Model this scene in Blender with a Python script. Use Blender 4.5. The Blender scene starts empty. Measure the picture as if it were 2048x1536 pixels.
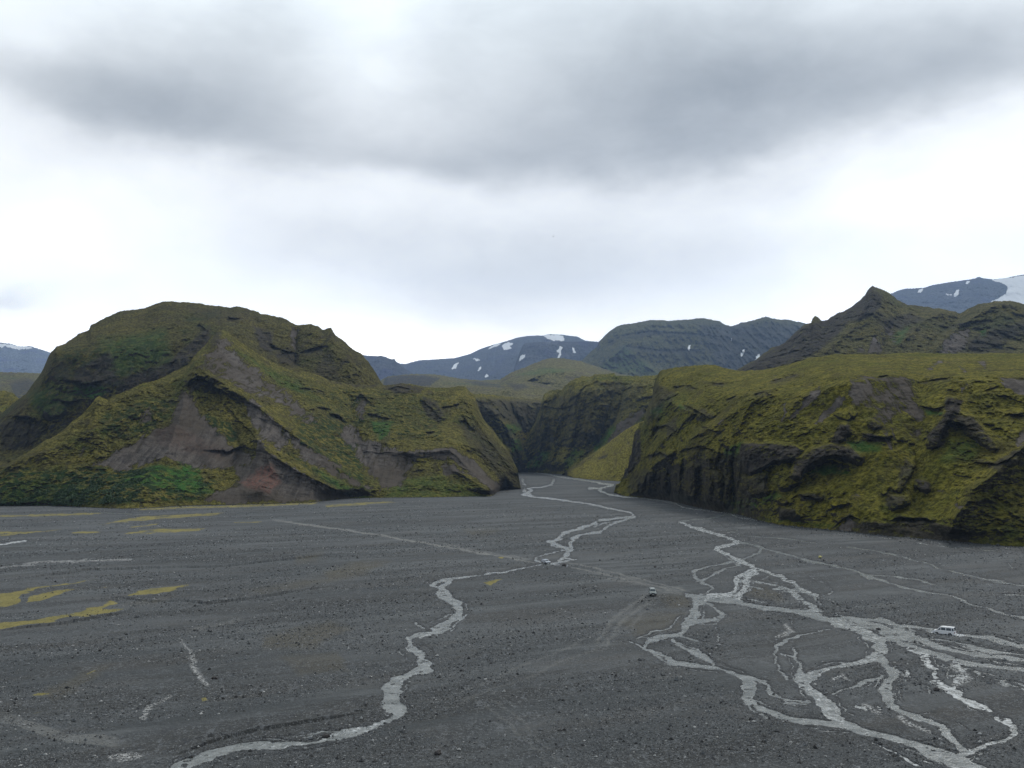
import bpy, math, random
import numpy as np
R = math.radians
rng = np.random.default_rng(7)
random.seed(7)

# ------------------------------------------------------------------ frame of reference
F = 1950.0; CX = 1024.0; CY = 768.0
P = math.atan(132.0 / F)
H = 40.0                      # the viewpoint stands 40 m above the river plain
K = H / 33.0; K0 = K
cp, sp = math.cos(P), math.sin(P)

def rays(u, v):
    xc = (np.asarray(u, float) - CX) / F; yc = (CY - np.asarray(v, float)) / F
    y = cp - yc * sp; z = sp + yc * cp
    return xc / y, z / y
def project(x, y, z):
    zz = z - H
    d = y * cp + zz * sp; up = -y * sp + zz * cp
    d = np.maximum(d, 1e-3)
    return CX + F * x / d, CY - F * up / d
def gy(v):
    return -H / rays(0, v)[1]
def gpt(u, v, z=0.0):
    tx, tz = rays(u, v); y = (z - H) / tz
    return float(y * tx), float(y)

# ------------------------------------------------------------------ noise
_p = np.random.default_rng(3).permutation(256).astype(np.int32); _p = np.concatenate([_p, _p])
_g = np.random.default_rng(4).normal(size=(256, 3)); _g /= np.linalg.norm(_g, axis=1)[:, None]
_g = _g.astype(np.float32)
def perlin(x, y, z):
    sh = np.broadcast(x, y, z).shape
    x = np.broadcast_to(x, sh).ravel(); y = np.broadcast_to(y, sh).ravel(); z = np.broadcast_to(z, sh).ravel()
    xi = np.floor(x); yi = np.floor(y); zi = np.floor(z)
    fx = (x - xi).astype(np.float32); fy = (y - yi).astype(np.float32); fz = (z - zi).astype(np.float32)
    xi = xi.astype(np.int64) & 255; yi = yi.astype(np.int64) & 255; zi = zi.astype(np.int64) & 255
    u = fx*fx*fx*(fx*(fx*6-15)+10); v = fy*fy*fy*(fy*(fy*6-15)+10); w = fz*fz*fz*(fz*(fz*6-15)+10)
    out = 0
    for dx in (0, 1):
        wx = u if dx else 1-u
        a = _p[(xi+dx) & 255]
        for dy in (0, 1):
            wy = wx * (v if dy else 1-v)
            b = _p[(a+yi+dy) & 255]
            for dz in (0, 1):
                g = _g[_p[(b+zi+dz) & 255]]
                out = out + wy*(w if dz else 1-w)*(g[:, 0]*(fx-dx)+g[:, 1]*(fy-dy)+g[:, 2]*(fz-dz))
    return (out*1.6).reshape(sh)
def fbm(x, y, z, s, o=4, g=0.5, sz=None, off=0.0):
    sz = s if sz is None else sz
    a = 1.0; t = 0; n = 0
    for i in range(o):
        k = 2.03**i
        t = t + a*perlin(x/s*k+off+i*17.3, y/s*k+off*1.7, z/sz*k+off*0.6); n += a; a *= g
    return t/n
def ridged(x, y, z, s, o=4, g=0.55, sz=None, off=0.0):
    sz = s if sz is None else sz
    a = 1.0; t = 0; n = 0
    for i in range(o):
        k = 2.03**i
        t = t + a*(1-2*np.abs(perlin(x/s*k+off+i*17.3, y/s*k+off*1.7, z/sz*k+off*0.6))); n += a; a *= g
    return t/n
def sstep(a, b, x):
    t = np.clip((x-a)/(b-a), 0, 1); return t*t*(3-2*t)

def polydist(u, v, pts, asp=1.0):
    """distance to a polyline, parameter along it, and signed side"""
    d = np.full(u.shape, 1e9); par = np.zeros(u.shape); side = np.zeros(u.shape)
    L = 0; tot = sum(math.dist(pts[i], pts[i+1]) for i in range(len(pts)-1)) or 1
    for i in range(len(pts)-1):
        ax, ay = pts[i]; bx, by = pts[i+1]
        ex, ey = bx-ax, (by-ay)*asp; l2 = ex*ex+ey*ey+1e-9
        px, py = u-ax, (v-ay)*asp
        t = np.clip((px*ex+py*ey)/l2, 0, 1)
        dd = np.hypot(px-t*ex, py-t*ey)
        m = dd < d
        d = np.where(m, dd, d); side = np.where(m, ex*py-ey*px, side)
        l = math.dist(pts[i], pts[i+1])
        par = np.where(m, (L+t*l)/tot, par); L += l
    return d, par, np.sign(side)
def polymask(u, v, pts, soft=2.0):
    ins = np.zeros(u.shape, bool); n = len(pts)
    for i in range(n):
        x1, y1 = pts[i]; x2, y2 = pts[(i+1) % n]
        if y1 == y2: continue
        c = ((y1 > v) != (y2 > v)) & (u < (x2-x1)*(v-y1)/(y2-y1)+x1)
        ins ^= c
    d, _, _ = polydist(u, v, pts+[pts[0]])
    return sstep(-soft, soft, np.where(ins, d, -d))

# ------------------------------------------------------------------ object helpers
C = bpy.context.scene.collection
def tag(o, label=None, cat=None, group=None, kind=None):
    if label: o['label'] = label
    if cat: o['category'] = cat
    if group: o['group'] = group
    if kind: o['kind'] = kind
    return o
def link(name, me, mat=None, parent=None):
    o = bpy.data.objects.new(name, me); C.objects.link(o)
    if mat:
        me.materials.append(mat)
    if parent: o.parent = parent
    return o
def npmesh(name, co, quads, smooth=True, attrs=None):
    me = bpy.data.meshes.new(name)
    co = np.ascontiguousarray(co, np.float32); q = np.ascontiguousarray(quads, np.int32); k = q.shape[1]
    me.vertices.add(len(co)); me.vertices.foreach_set('co', co.ravel())
    me.loops.add(q.size); me.loops.foreach_set('vertex_index', q.ravel())
    me.polygons.add(len(q)); me.polygons.foreach_set('loop_start', np.arange(0, q.size, k, dtype=np.int32))
    me.polygons.foreach_set('use_smooth', np.full(len(q), smooth, bool))
    me.update(calc_edges=True)
    for n, a in (attrs or {}).items():
        at = me.attributes.new(n, 'FLOAT', 'POINT')
        at.data.foreach_set('value', np.ascontiguousarray(a, np.float32).ravel())
    return me
def gridquads(nr, nc, wrap=False):
    i = np.arange(nr*nc).reshape(nr, nc)
    if wrap: i = np.concatenate([i, i[:, :1]], 1)
    return np.stack([i[:-1, :-1], i[:-1, 1:], i[1:, 1:], i[1:, :-1]], -1).reshape(-1, 4)

# ------------------------------------------------------------------ material helpers
class NT:
    def __init__(s, tree): s.t = tree; s.n = tree.nodes; s.l = tree.links
    def node(s, ty, **kw):
        n = s.n.new(ty)
        for k, v in kw.items(): setattr(n, k, v)
        return n
    def put(s, sock, v):
        if isinstance(v, bpy.types.NodeSocket): s.l.new(v, sock)
        elif v is not None:
            if hasattr(sock, 'default_value'):
                try: sock.default_value = v
                except Exception: sock.default_value = (*v, 1) if len(v) == 3 else v
    def math(s, op, a, b=None, c=None, clamp=False):
        n = s.node('ShaderNodeMath', operation=op); n.use_clamp = clamp
        s.put(n.inputs[0], a); s.put(n.inputs[1], b); s.put(n.inputs[2], c); return n.outputs[0]
    def attr(s, name):
        return s.node('ShaderNodeAttribute', attribute_name=name).outputs['Fac']
    def mix(s, f, a, b):
        n = s.node('ShaderNodeMix', data_type='RGBA')
        s.put(n.inputs[0], f); s.put(n.inputs[6], a if not isinstance(a, tuple) else (*a, 1)); s.put(n.inputs[7], b if not isinstance(b, tuple) else (*b, 1))
        return n.outputs[2]
    def ss(s, a, b, x):
        n = s.node('ShaderNodeMapRange', interpolation_type='SMOOTHSTEP')
        s.put(n.inputs[0], x); n.inputs[1].default_value = a; n.inputs[2].default_value = b; return n.outputs[0]
    def noise(s, vec, scale, detail=3, rough=0.55, dist=0.0):
        n = s.node('ShaderNodeTexNoise'); s.put(n.inputs['Vector'], vec)
        n.inputs['Scale'].default_value = scale; n.inputs['Detail'].default_value = detail
        n.inputs['Roughness'].default_value = rough; n.inputs['Distortion'].default_value = dist
        return n.outputs['Fac']
    def scale(s, vec, xyz):
        n = s.node('ShaderNodeVectorMath', operation='MULTIPLY'); s.put(n.inputs[0], vec); n.inputs[1].default_value = xyz
        return n.outputs[0]
    def bump(s, h, dist, strength=1.0, normal=None):
        n = s.node('ShaderNodeBump'); s.put(n.inputs['Height'], h)
        n.inputs['Distance'].default_value = dist; n.inputs['Strength'].default_value = strength
        if normal: s.put(n.inputs['Normal'], normal)
        return n.outputs[0]
def newmat(name):
    m = bpy.data.materials.new(name); m.use_nodes = True
    t = NT(m.node_tree); b = m.node_tree.nodes['Principled BSDF']
    return m, t, b
def plain(name, col, rough=0.5, metal=0.0, spec=0.5, var=0.12, scale=6.0):
    m, t, b = newmat(name)
    pos = t.node('ShaderNodeTexCoord').outputs['Object']
    n = t.noise(pos, scale, 4)
    t.put(b.inputs['Base Color'], t.mix(t.ss(0.3, 0.7, n), tuple(c*(1-var) for c in col), tuple(min(1, c*(1+var)) for c in col)))
    b.inputs['Roughness'].default_value = rough; b.inputs['Metallic'].default_value = metal
    b.inputs['Specular IOR Level'].default_value = spec
    return m

def hill_material(name, g1, g2, g3, rock, rock2, thr=(0.62, 0.42), tex=1.0, greencol=(0.045, 0.13, 0.028), scree=(0.112, 0.098, 0.087)):
    """moss and grass on gentle faces, bare tuff on steep ones, scree / fresh green / red cinder where the slope has them"""
    m, t, b = newmat(name)
    geo = t.node('ShaderNodeNewGeometry'); pos = geo.outputs['Position']
    nz = t.node('ShaderNodeSeparateXYZ'); t.put(nz.inputs[0], geo.outputs['Normal']); nz = nz.outputs[2]
    nb = t.noise(pos, 0.012/tex, 4, 0.6); nm = t.noise(pos, 0.06/tex, 5, 0.62); nf = t.noise(pos, 0.42/tex, 5, 0.7)
    nh = t.noise(t.scale(pos, (1, 1, 3.0)), 0.16/tex, 5, 0.65)
    c = t.mix(t.ss(0.42, 0.6, nm), g1, g2)
    c = t.mix(t.ss(0.5, 0.66, t.math('ADD', t.math('MULTIPLY', nb, 0.6), t.math('MULTIPLY', nm, 0.4))), c, g3)
    # tussocks: light and dark flecks
    fl = t.math('MULTIPLY_ADD', t.ss(0.38, 0.62, nf), 1.1, 0.48)
    vm = t.node('ShaderNodeVectorMath', operation='SCALE'); t.put(vm.inputs[0], c); t.put(vm.inputs['Scale'], fl); c = vm.outputs[0]
    br = t.noise(t.scale(pos, (1, 0.5, 0.5)), 0.045/tex, 6, 0.7, 0.5)
    c = t.mix(t.math('MULTIPLY', t.ss(0.53, 0.63, br), 0.55), c, (g1[0]*0.62, g1[1]*0.56, g1[2]*1.3))
    c = t.mix(t.math('MULTIPLY', t.attr('green'), t.ss(0.25, 0.6, t.noise(pos, 0.11/tex, 4, 0.6))), c, greencol)
    sp1 = t.noise(t.scale(pos, (1, 0.7, 1.8)), 0.27/tex, 4, 0.75)
    c = t.mix(t.math('MULTIPLY', t.ss(0.58, 0.65, sp1), 0.6), c, (g3[0]*0.40, g3[1]*0.42, g3[2]*0.6))  # dark specks paint in rocks and tufts together with their shadows
    c = t.mix(t.math('MULTIPLY', t.ss(0.43, 0.36, sp1), 0.5), c, (g2[0]*1.25, g2[1]*1.22, g2[2]*1.3))
    dk = t.math('MULTIPLY', t.attr('scrub'), t.ss(0.46, 0.56, t.noise(pos, 0.17/tex, 4, 0.6)))
    c = t.mix(dk, c, (0.028, 0.05, 0.018))
    # rock
    rn = t.math('ADD', nz, t.math('MULTIPLY', t.math('SUBTRACT', nh, 0.5), 0.9))
    steep = t.ss(thr[0], thr[1], rn)
    rk = t.math('MAXIMUM', steep, t.math('MULTIPLY', t.attr('rock'), t.ss(0.36, 0.50, t.math('ADD', t.math('MULTIPLY', nh, 0.7), t.math('MULTIPLY', nm, 0.3)))))
    vs = t.noise(t.scale(pos, (1, 1, 0.25)), 0.3/tex, 5, 0.7)
    rc = t.mix(t.ss(0.35, 0.65, vs), rock, rock2)
    c = t.mix(t.math('MULTIPLY', rk, 0.92), c, rc)
    # scree
    sn = t.noise(t.scale(pos, (1, 0.16, 0.16)), 0.22/tex, 6, 0.7, 0.6)
    sc = t.mix(t.ss(0.36, 0.64, sn), tuple(x*0.52 for x in scree), tuple(x*1.25 for x in scree))
    sc = t.mix(t.ss(0.40, 0.62, nb), sc, (scree[0]*0.78, scree[1]*0.74, scree[2]*0.66))
    sc = t.mix(t.ss(0.50, 0.66, t.noise(pos, 0.9/tex, 5, 0.8)), sc, tuple(x*0.42 for x in scree))
    sf = t.ss(0.34, 0.62, t.math('ADD', t.attr('scree'), t.math('ADD', t.math('MULTIPLY', t.math('SUBTRACT', nm, 0.5), 1.5), t.math('MULTIPLY', t.math('SUBTRACT', sn, 0.5), 2.2))))
    c = t.mix(sf, c, sc)
    c = t.mix(t.math('MULTIPLY', t.attr('cinder'), t.ss(0.35, 0.6, nf)), c, (0.17, 0.085, 0.065))
    snf = t.ss(0.42, 0.56, t.math('ADD', t.attr('snow'), t.math('MULTIPLY', t.math('SUBTRACT', nm, 0.5), 0.5)))
    c = t.mix(snf, c, (0.78, 0.80, 0.83))
    t.put(b.inputs['Base Color'], c)
    b.inputs['Roughness'].default_value = 0.95; b.inputs['Specular IOR Level'].default_value = 0.04
    hgt = t.math('ADD', t.math('MULTIPLY', nf, 1.0), t.math('MULTIPLY', nh, 1.2))
    amt = t.math('MULTIPLY_ADD', t.math('MAXIMUM', sf, snf), -0.75, 1.0)
    t.put(b.inputs['Normal'], t.bump(t.math('MULTIPLY', hgt, amt), 2.2*tex, 0.9))
    return m

# ------------------------------------------------------------------ hills
def ip(pts, u):
    a = np.array(sorted(pts), float); return np.interp(u, a[:, 0], a[:, 1])
HILLS = {}
def hill(name, u0, u1, lines, mat, step=1.6, feats=(), masks=(), rough=6.0, rscale=40.0, knobs=5.0, kscale=16.0, pill=(), jag=1.5, back=0.55, seed=0.0, gullies=0.0, smooth=9, label=None, crag=3.0, famp=1.0, flanks=(1.5, 1.5), far=1.0):
    """lines: bottom to top, each (polyline of photo points, distance table).  The surface runs through
    them, is carved by spurs, gullies, ledges and outcrops, and falls away behind its crest."""
    K = K0*far
    U = np.arange(u0, u1+step, step); nc = len(U)
    V = [ip(l[0], U) for l in lines]
    Y = [(ip(l[1], U) if isinstance(l[1], list) else (gy(V[i])/K if l[1] is None else np.full(nc, float(l[1]))))*K for i, l in enumerate(lines)]
    jn = (fbm(U*1.0, U*0+seed, U*0, 26, 4, 0.6)+0.5*fbm(U*1.0, U*0+seed+9, U*0, 6, 3, 0.6))*jag
    V[-1] = V[-1]+jn
    for i in range(1, len(V)): V[i] = np.minimum(V[i], V[i-1]-0.5)
    hmax = max(1, float(np.max(V[0]-V[-1])))
    nr = max(12, int(hmax/step)+2)
    t = np.linspace(0, 1, nr)[:, None]
    VV = V[0][None]+(V[-1]-V[0])[None]*t
    inv = np.zeros_like(VV)
    for c in range(nc):
        vs = [V[i][c] for i in range(len(V))][::-1]; ys = [1/Y[i][c] for i in range(len(V))][::-1]
        inv[:, c] = np.interp(VV[:, c], vs, ys)
    k = smooth
    if k > 1 and len(lines) > 2:
        pad = np.pad(inv, ((k, k), (k, k)), 'edge'); acc = 0
        for a in range(-k, k+1, max(1, k//3)):
            acc = acc+pad[k+a:k+a+nr, k:k+nc]
        inv2 = acc/len(range(-k, k+1, max(1, k//3)))
        w = np.minimum(np.arange(nr), np.arange(nr)[::-1])[:, None]/float(2*k)
        inv = inv+(inv2-inv)*np.clip(w, 0, 1)
    UU = np.broadcast_to(U[None], VV.shape)
    Yb = 1/inv
    tx, tz = rays(UU, VV)
    X0 = Yb*tx; Z0 = H+Yb*tz
    dsc = np.clip(600*K/Yb, 0.1, 1.3)
    D = np.zeros_like(Yb)                       # metres towards the valley
    nu = UU+7*fbm(X0, Yb, Z0, 12*K, 5, 0.65)*dsc; nv = VV+7*fbm(X0, Yb, Z0+50, 12*K, 5, 0.65)*dsc
    lrock = np.zeros_like(D)
    for f in feats:
        kind = f[0]; pts = f[1]
        if kind == 'ridge':      # spur: tent profile
            amp, w = f[2]*famp, f[3]; w2 = f[4] if len(f) > 4 else w
            d, pr, sd = polydist(nu, nv, pts)
            ww = np.where(sd > 0, w, w2)
            D += amp*np.exp(-np.abs(d/ww)**1.05)*(1.0-0.3*np.abs(pr*2-1)**4)
        elif kind == 'ledge':    # lip that overhangs what is below it
            amp, w = f[2], f[3]
            d, pr, sd = polydist(nu, nv, pts)
            e = np.clip(1.2-np.abs(pr*2-1)**3, 0, 1)*np.clip(0.75+1.4*fbm(X0, Yb*0.5, Z0*0.5, 7*K, 3, 0.6, off=40), 0.1, 1.5)
            cv = ip([(p[0], p[1]) for p in pts], UU)
            above = nv < cv
            lrock = np.maximum(lrock, np.clip(e, 0, 1)*np.where(above, np.exp(-(d/(w*0.35))**2), np.exp(-(d/(w*1.5))**2)))
            D += e*np.where(above, amp*np.exp(-(d/(w*1.6))**2)*0.7, -amp*np.exp(-(d/w)**2)*0.6)
        elif kind == 'knob':     # outcrop along a polyline with steep sides
            amp, w = f[2], f[3]
            d, pr, sd = polydist(nu, nv, pts)
            D += amp*sstep(w*1.35, w*0.6, d)
        elif kind == 'face':     # polygon pushed out
            D += f[2]*polymask(nu, nv, pts, f[3])
    n1 = ridged(X0, Yb, Z0, rscale*K, 5, 0.5, off=seed)
    D += rough*n1+rough*0.45*fbm(X0, Yb*0.7, Z0, rscale*0.22*K, 4, 0.65, off=seed+30)+rough*0.2*ridged(X0, Yb*0.7, Z0, 6.5*K, 4, 0.6, off=seed+33)
    if gullies:
        ux = X0+8*fbm(X0, Yb, Z0, 60*K, 2)
        D += gullies*ridged(ux, Yb*0.15, Z0*0.12, 22*K, 4, 0.55, off=seed+5)
    if knobs:
        m = ridged(X0, Yb, Z0, 90*K, 2, off=seed+3)
        kn = fbm(X0, Yb*0.7, Z0, kscale*K, 4, 0.6, sz=kscale*K*0.85, off=seed+1)
        kn2 = fbm(X0, Yb*0.7, Z0, kscale*K*0.42, 4, 0.6, sz=kscale*K*0.34, off=seed+8)
        damp = np.ones_like(D)
        for mk in masks:
            if mk[0] in ('scree', 'snow', 'smooth'): damp = np.minimum(damp, 1-0.9*polymask(UU, VV, mk[1], 5))
        D += damp*(knobs*sstep(0.02, 0.2, kn)*sstep(-0.3, 0.5, m)+knobs*0.45*sstep(0.05, 0.2, kn2)*sstep(-0.5, 0.3, m))
    rq = np.zeros_like(D)
    for mk in masks:
        if mk[0] == 'rock': rq = np.maximum(rq, polymask(nu, nv, mk[1], 5)*min(1, mk[2] if len(mk) > 2 else 1))
    if rq.max() > 0:
        D += rq*crag*(ridged(X0, Yb*0.5, Z0*0.7, kscale*0.9*K, 5, 0.62, off=seed+20)+0.7*sstep(-0.05, 0.25, fbm(X0, Yb*0.5, Z0*0.5, kscale*0.6*K, 4, 0.6, off=seed+22)))
    for pm in pill:              # columnar cliffs
        mk = polymask(UU, VV, pm[0], 8)
        D += mk*pm[1]*sstep(-0.25, 0.2, fbm(X0, Yb*0.3, Z0*0.10, pm[2]*K, 4, 0.6, off=seed+2))
    D *= sstep(0, 0.10, t)*0.92+0.08
    D *= 1-0.75*sstep(0.94, 1.0, t)
    Yf = Yb-D*K
    X = Yf*tx; Z = H+Yf*tz
    Z += damp_z(X0, Yb, Z0, rough)*sstep(0, 0.06, t)
    Z[0] = -5.0
    att = {a: np.zeros_like(Yb) for a in ('scree', 'rock', 'green', 'cinder', 'snow', 'scrub')}
    mu = UU+11*dsc*fbm(X0, Yb*0.6, Z0*0.6, 13*K, 5, 0.68, off=3); mv = VV+7*dsc*fbm(X0, Yb, Z0, 13*K, 5, 0.65, off=6)
    for mk in masks:
        if mk[0] == 'smooth': continue
        val = mk[2] if len(mk) > 2 else 1.0; soft = mk[3] if len(mk) > 3 else 4.0
        if mk[0] == 'scree': soft *= 2.2
        fu, fv = (mu, mv) if mk[0] != 'snow' else (UU+4.5*fbm(UU, VV, VV*0, 9, 4, 0.65), VV+4.5*fbm(UU, VV, VV*0+7, 7, 4, 0.65))
        q = polymask(fu, fv, mk[1], soft)*abs(val)
        att[mk[0]] = np.maximum(att[mk[0]], q) if val > 0 else att[mk[0]]*(1-q)
    att['rock'] = np.maximum(att['rock'], lrock)
    # back slope
    nb = 14
    ks = (np.arange(1, nb+1)/nb)[:, None]**1.6
    zt = Z[-1][None]; yt = Y[-1][None]
    run = np.maximum(zt, 20)/back
    Yk = yt+run*ks*1.1
    Zk = zt-run*back*ks*1.12+rough*0.8*fbm(X[-1][None]+0*Yk, Yk, 0*Yk, rscale*K, 3)*sstep(0, 0.15, ks)
    Zk = np.maximum(Zk, -5.0)
    Xk = X[-1][None]+(Yk-Yf[-1][None])*tx[-1][None]
    X = np.concatenate([X, Xk]); YY = np.concatenate([Yf, Yk]); Z = np.concatenate([Z, Zk])
    att = {a: np.concatenate([q, np.repeat(q[-1:], nb, 0)]) for a, q in att.items()}
    ne = 16; sk = (np.arange(1, ne+1)/ne)[None, :]
    def flank(c, sgn):
        zt_ = np.maximum(Z[:, c].max(), 1.0); w_ = zt_*(flanks[0] if sgn < 0 else flanks[1])*(1.0 if zt_ > 30 else 0.08)
        ext = w_*sk*(1+0.0*Z[:, c:c+1] if c >= 0 else 1+0.0*Z[:, c:])
        xe = X[:, [c]]+sgn*ext; ye = YY[:, [c]]+0.35*w_*sk**2*(1-np.linspace(0, 1, X.shape[0])[:, None])
        ze = Z[:, [c]]*(1-sk**1.25)+rough*0.5*fbm(xe, ye, xe*0, rscale*K*0.6, 3)*np.sin(np.pi*sk)*sstep(0, 0.1, Z[:, [c]]/zt_)
        return xe, ye, np.maximum(ze, -5.0)
    xl, yl, zl = flank(0, -1); xr, yr, zr = flank(-1, 1)
    X = np.concatenate([xl[:, ::-1], X, xr], 1); YY = np.concatenate([yl[:, ::-1], YY, yr], 1); Z = np.concatenate([zl[:, ::-1], Z, zr], 1)
    att = {a: np.concatenate([np.repeat(q[:, :1], ne, 1), q, np.repeat(q[:, -1:], ne, 1)], 1) for a, q in att.items()}
    co = np.stack([X, YY, Z], -1).reshape(-1, 3)
    me = npmesh(name, co, gridquads(X.shape[0], X.shape[1]), True, att)
    o = link(name, me, mat); tag(o, label=label, kind='structure')
    HILLS[seed] = (U, V[0], V[-1], X[:nr], Yf, Z[:nr], nr)
    return o
def damp_z(x, y, z, rough):
    return 0.25*rough*fbm(x, y, z, 9*K, 3, off=11)

olive = hill_material('moss_slope', (0.098, 0.092, 0.014), (0.150, 0.132, 0.020), (0.074, 0.086, 0.013), (0.033, 0.029, 0.023), (0.072, 0.062, 0.052), (0.24, 0.02))
leftm = hill_material('grass_slope', (0.096, 0.087, 0.024), (0.150, 0.130, 0.032), (0.062, 0.074, 0.020), (0.034, 0.030, 0.027), (0.066, 0.057, 0.050), (0.30, 0.10))
domem = hill_material('rocky_grass_slope', (0.074, 0.067, 0.024), (0.108, 0.093, 0.028), (0.048, 0.058, 0.021), (0.036, 0.032, 0.034), (0.064, 0.054, 0.050), (0.36, 0.14), tex=1.3)
cliffm = hill_material('canyon_cliff', (0.118, 0.108, 0.022), (0.165, 0.142, 0.028), (0.078, 0.098, 0.020), (0.046, 0.041, 0.034), (0.088, 0.077, 0.062), (0.22, 0.0), tex=1.6)
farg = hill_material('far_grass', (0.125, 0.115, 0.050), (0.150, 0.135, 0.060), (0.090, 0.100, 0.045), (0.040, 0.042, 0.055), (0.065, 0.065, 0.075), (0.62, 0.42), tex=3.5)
midm = hill_material('hazed_mountain_rock', (0.064, 0.067, 0.030), (0.092, 0.090, 0.036), (0.044, 0.050, 0.036), (0.032, 0.035, 0.052), (0.060, 0.060, 0.075), (0.70, 0.45), tex=5)  # blue in the rock colours imitates the haze of distance
farm = hill_material('hazed_far_rock', (0.054, 0.060, 0.084), (0.074, 0.078, 0.098), (0.056, 0.064, 0.080), (0.034, 0.038, 0.055), (0.050, 0.052, 0.070), (0.9, 0.5), tex=9)  # bluish base: part of the distance haze is painted into the rock

hazem = hill_material('hazed_pale_mountain', (0.12, 0.14, 0.18), (0.15, 0.17, 0.21), (0.13, 0.15, 0.19), (0.10, 0.12, 0.16), (0.17, 0.19, 0.23), (0.9, 0.5), tex=9)  # lighter, bluer base puts distance haze into the ice cap's colour
# ---- far left ice cap and the plateau below it
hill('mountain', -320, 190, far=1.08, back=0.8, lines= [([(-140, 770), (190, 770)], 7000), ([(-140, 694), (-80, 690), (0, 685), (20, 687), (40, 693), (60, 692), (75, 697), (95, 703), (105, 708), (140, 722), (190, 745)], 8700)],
     mat=hazem, step=1.6, rough=45, rscale=500, knobs=20, kscale=150, jag=1, seed=1,
     masks=[('snow', [(-140, 692), (0, 688), (30, 690), (65, 694), (62, 698), (40, 699), (20, 695), (8, 693), (-140, 700)], 1, 1)])
hill('hill', -320, 190, [([(-140, 880), (190, 880)], 1500), ([(-140, 742), (0, 744), (50, 745), (100, 748), (140, 753), (190, 760)], 2600)],
     farg, step=1.6, rough=14, rscale=160, knobs=8, kscale=60, jag=0.5, seed=2, masks=[('rock', [(20, 768), (60, 760), (100, 775), (90, 810), (30, 800)], 0.8)])
hill('hill', -320, 150, [([(-140, 960), (150, 960)], 1050), ([(-140, 775), (-20, 782), (10, 781), (25, 786), (38, 796), (60, 801), (100, 812), (150, 820)], 1250)],
     cliffm, step=1.6, rough=10, rscale=60, knobs=6, kscale=25, jag=1.5, seed=3)

# ---- far snow mountains in the middle
Jm = [[(1003, 692), (1010, 686), (1022, 684), (1026, 689), (1019, 693), (1026, 697), (1008, 700)], [(902, 738), (910, 727), (917, 725), (912, 737)],
      [(944, 716), (955, 717), (962, 721), (953, 722)], [(954, 742), (960, 733), (963, 736), (957, 743)], [(968, 753), (973, 748), (976, 752), (970, 756)],
      [(975, 697), (990, 689), (1003, 686), (995, 692), (978, 699)], [(1084, 671), (1100, 669), (1128, 671), (1128, 681), (1105, 682)], [(1138, 684), (1148, 674), (1157, 675), (1166, 684)],
      [(955, 702), (970, 697), (968, 701), (956, 705)], [(972, 727), (976, 726), (975, 730)], [(978, 744), (985, 741), (982, 746)]]
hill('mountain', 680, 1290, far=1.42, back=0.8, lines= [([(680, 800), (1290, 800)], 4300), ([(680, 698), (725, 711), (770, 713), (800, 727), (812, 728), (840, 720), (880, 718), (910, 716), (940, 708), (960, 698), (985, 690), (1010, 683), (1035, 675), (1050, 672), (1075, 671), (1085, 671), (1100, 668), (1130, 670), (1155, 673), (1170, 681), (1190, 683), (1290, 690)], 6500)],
     mat=farm, rough=30, rscale=400, knobs=16, kscale=120, jag=0.8, seed=4, gullies=45, masks=[('snow', p, 1, 0.8) for p in Jm[:7]])
hill('mountain', 680, 860, far=1.42, back=0.8, lines= [([(680, 800), (860, 800)], 3700), ([(680, 700), (735, 712), (765, 712), (775, 716), (784, 719), (788, 717), (793, 724), (810, 737), (830, 750), (860, 775)], 4600)],
     mat=farm, rough=25, rscale=300, knobs=12, kscale=100, jag=0.6, seed=5, gullies=30)
hill('mountain', 1030, 1260, far=1.42, back=0.8, lines= [([(1030, 790), (1260, 790)], 3900), ([(1030, 735), (1100, 735), (1260, 735)], 4500), ([(1030, 730), (1040, 703), (1046, 690), (1050, 686), (1080, 684), (1150, 683), (1195, 683), (1260, 690)], 4800)],
     mat=farm, rough=18, rscale=220, knobs=10, kscale=80, jag=0.5, seed=6, gullies=10, flanks=(0.12, 0.5),
     masks=[('snow', [(1114, 704), (1119, 692), (1125, 695), (1121, 702), (1123, 706), (1119, 717), (1115, 716), (1118, 707)], 1, 0.8), ('snow', [(1144, 693), (1149, 695), (1151, 706), (1147, 707)], 1, 0.8), ('snow', [(1036, 722), (1041, 711), (1051, 708), (1048, 715), (1040, 722)], 1, 0.8)])
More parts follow.
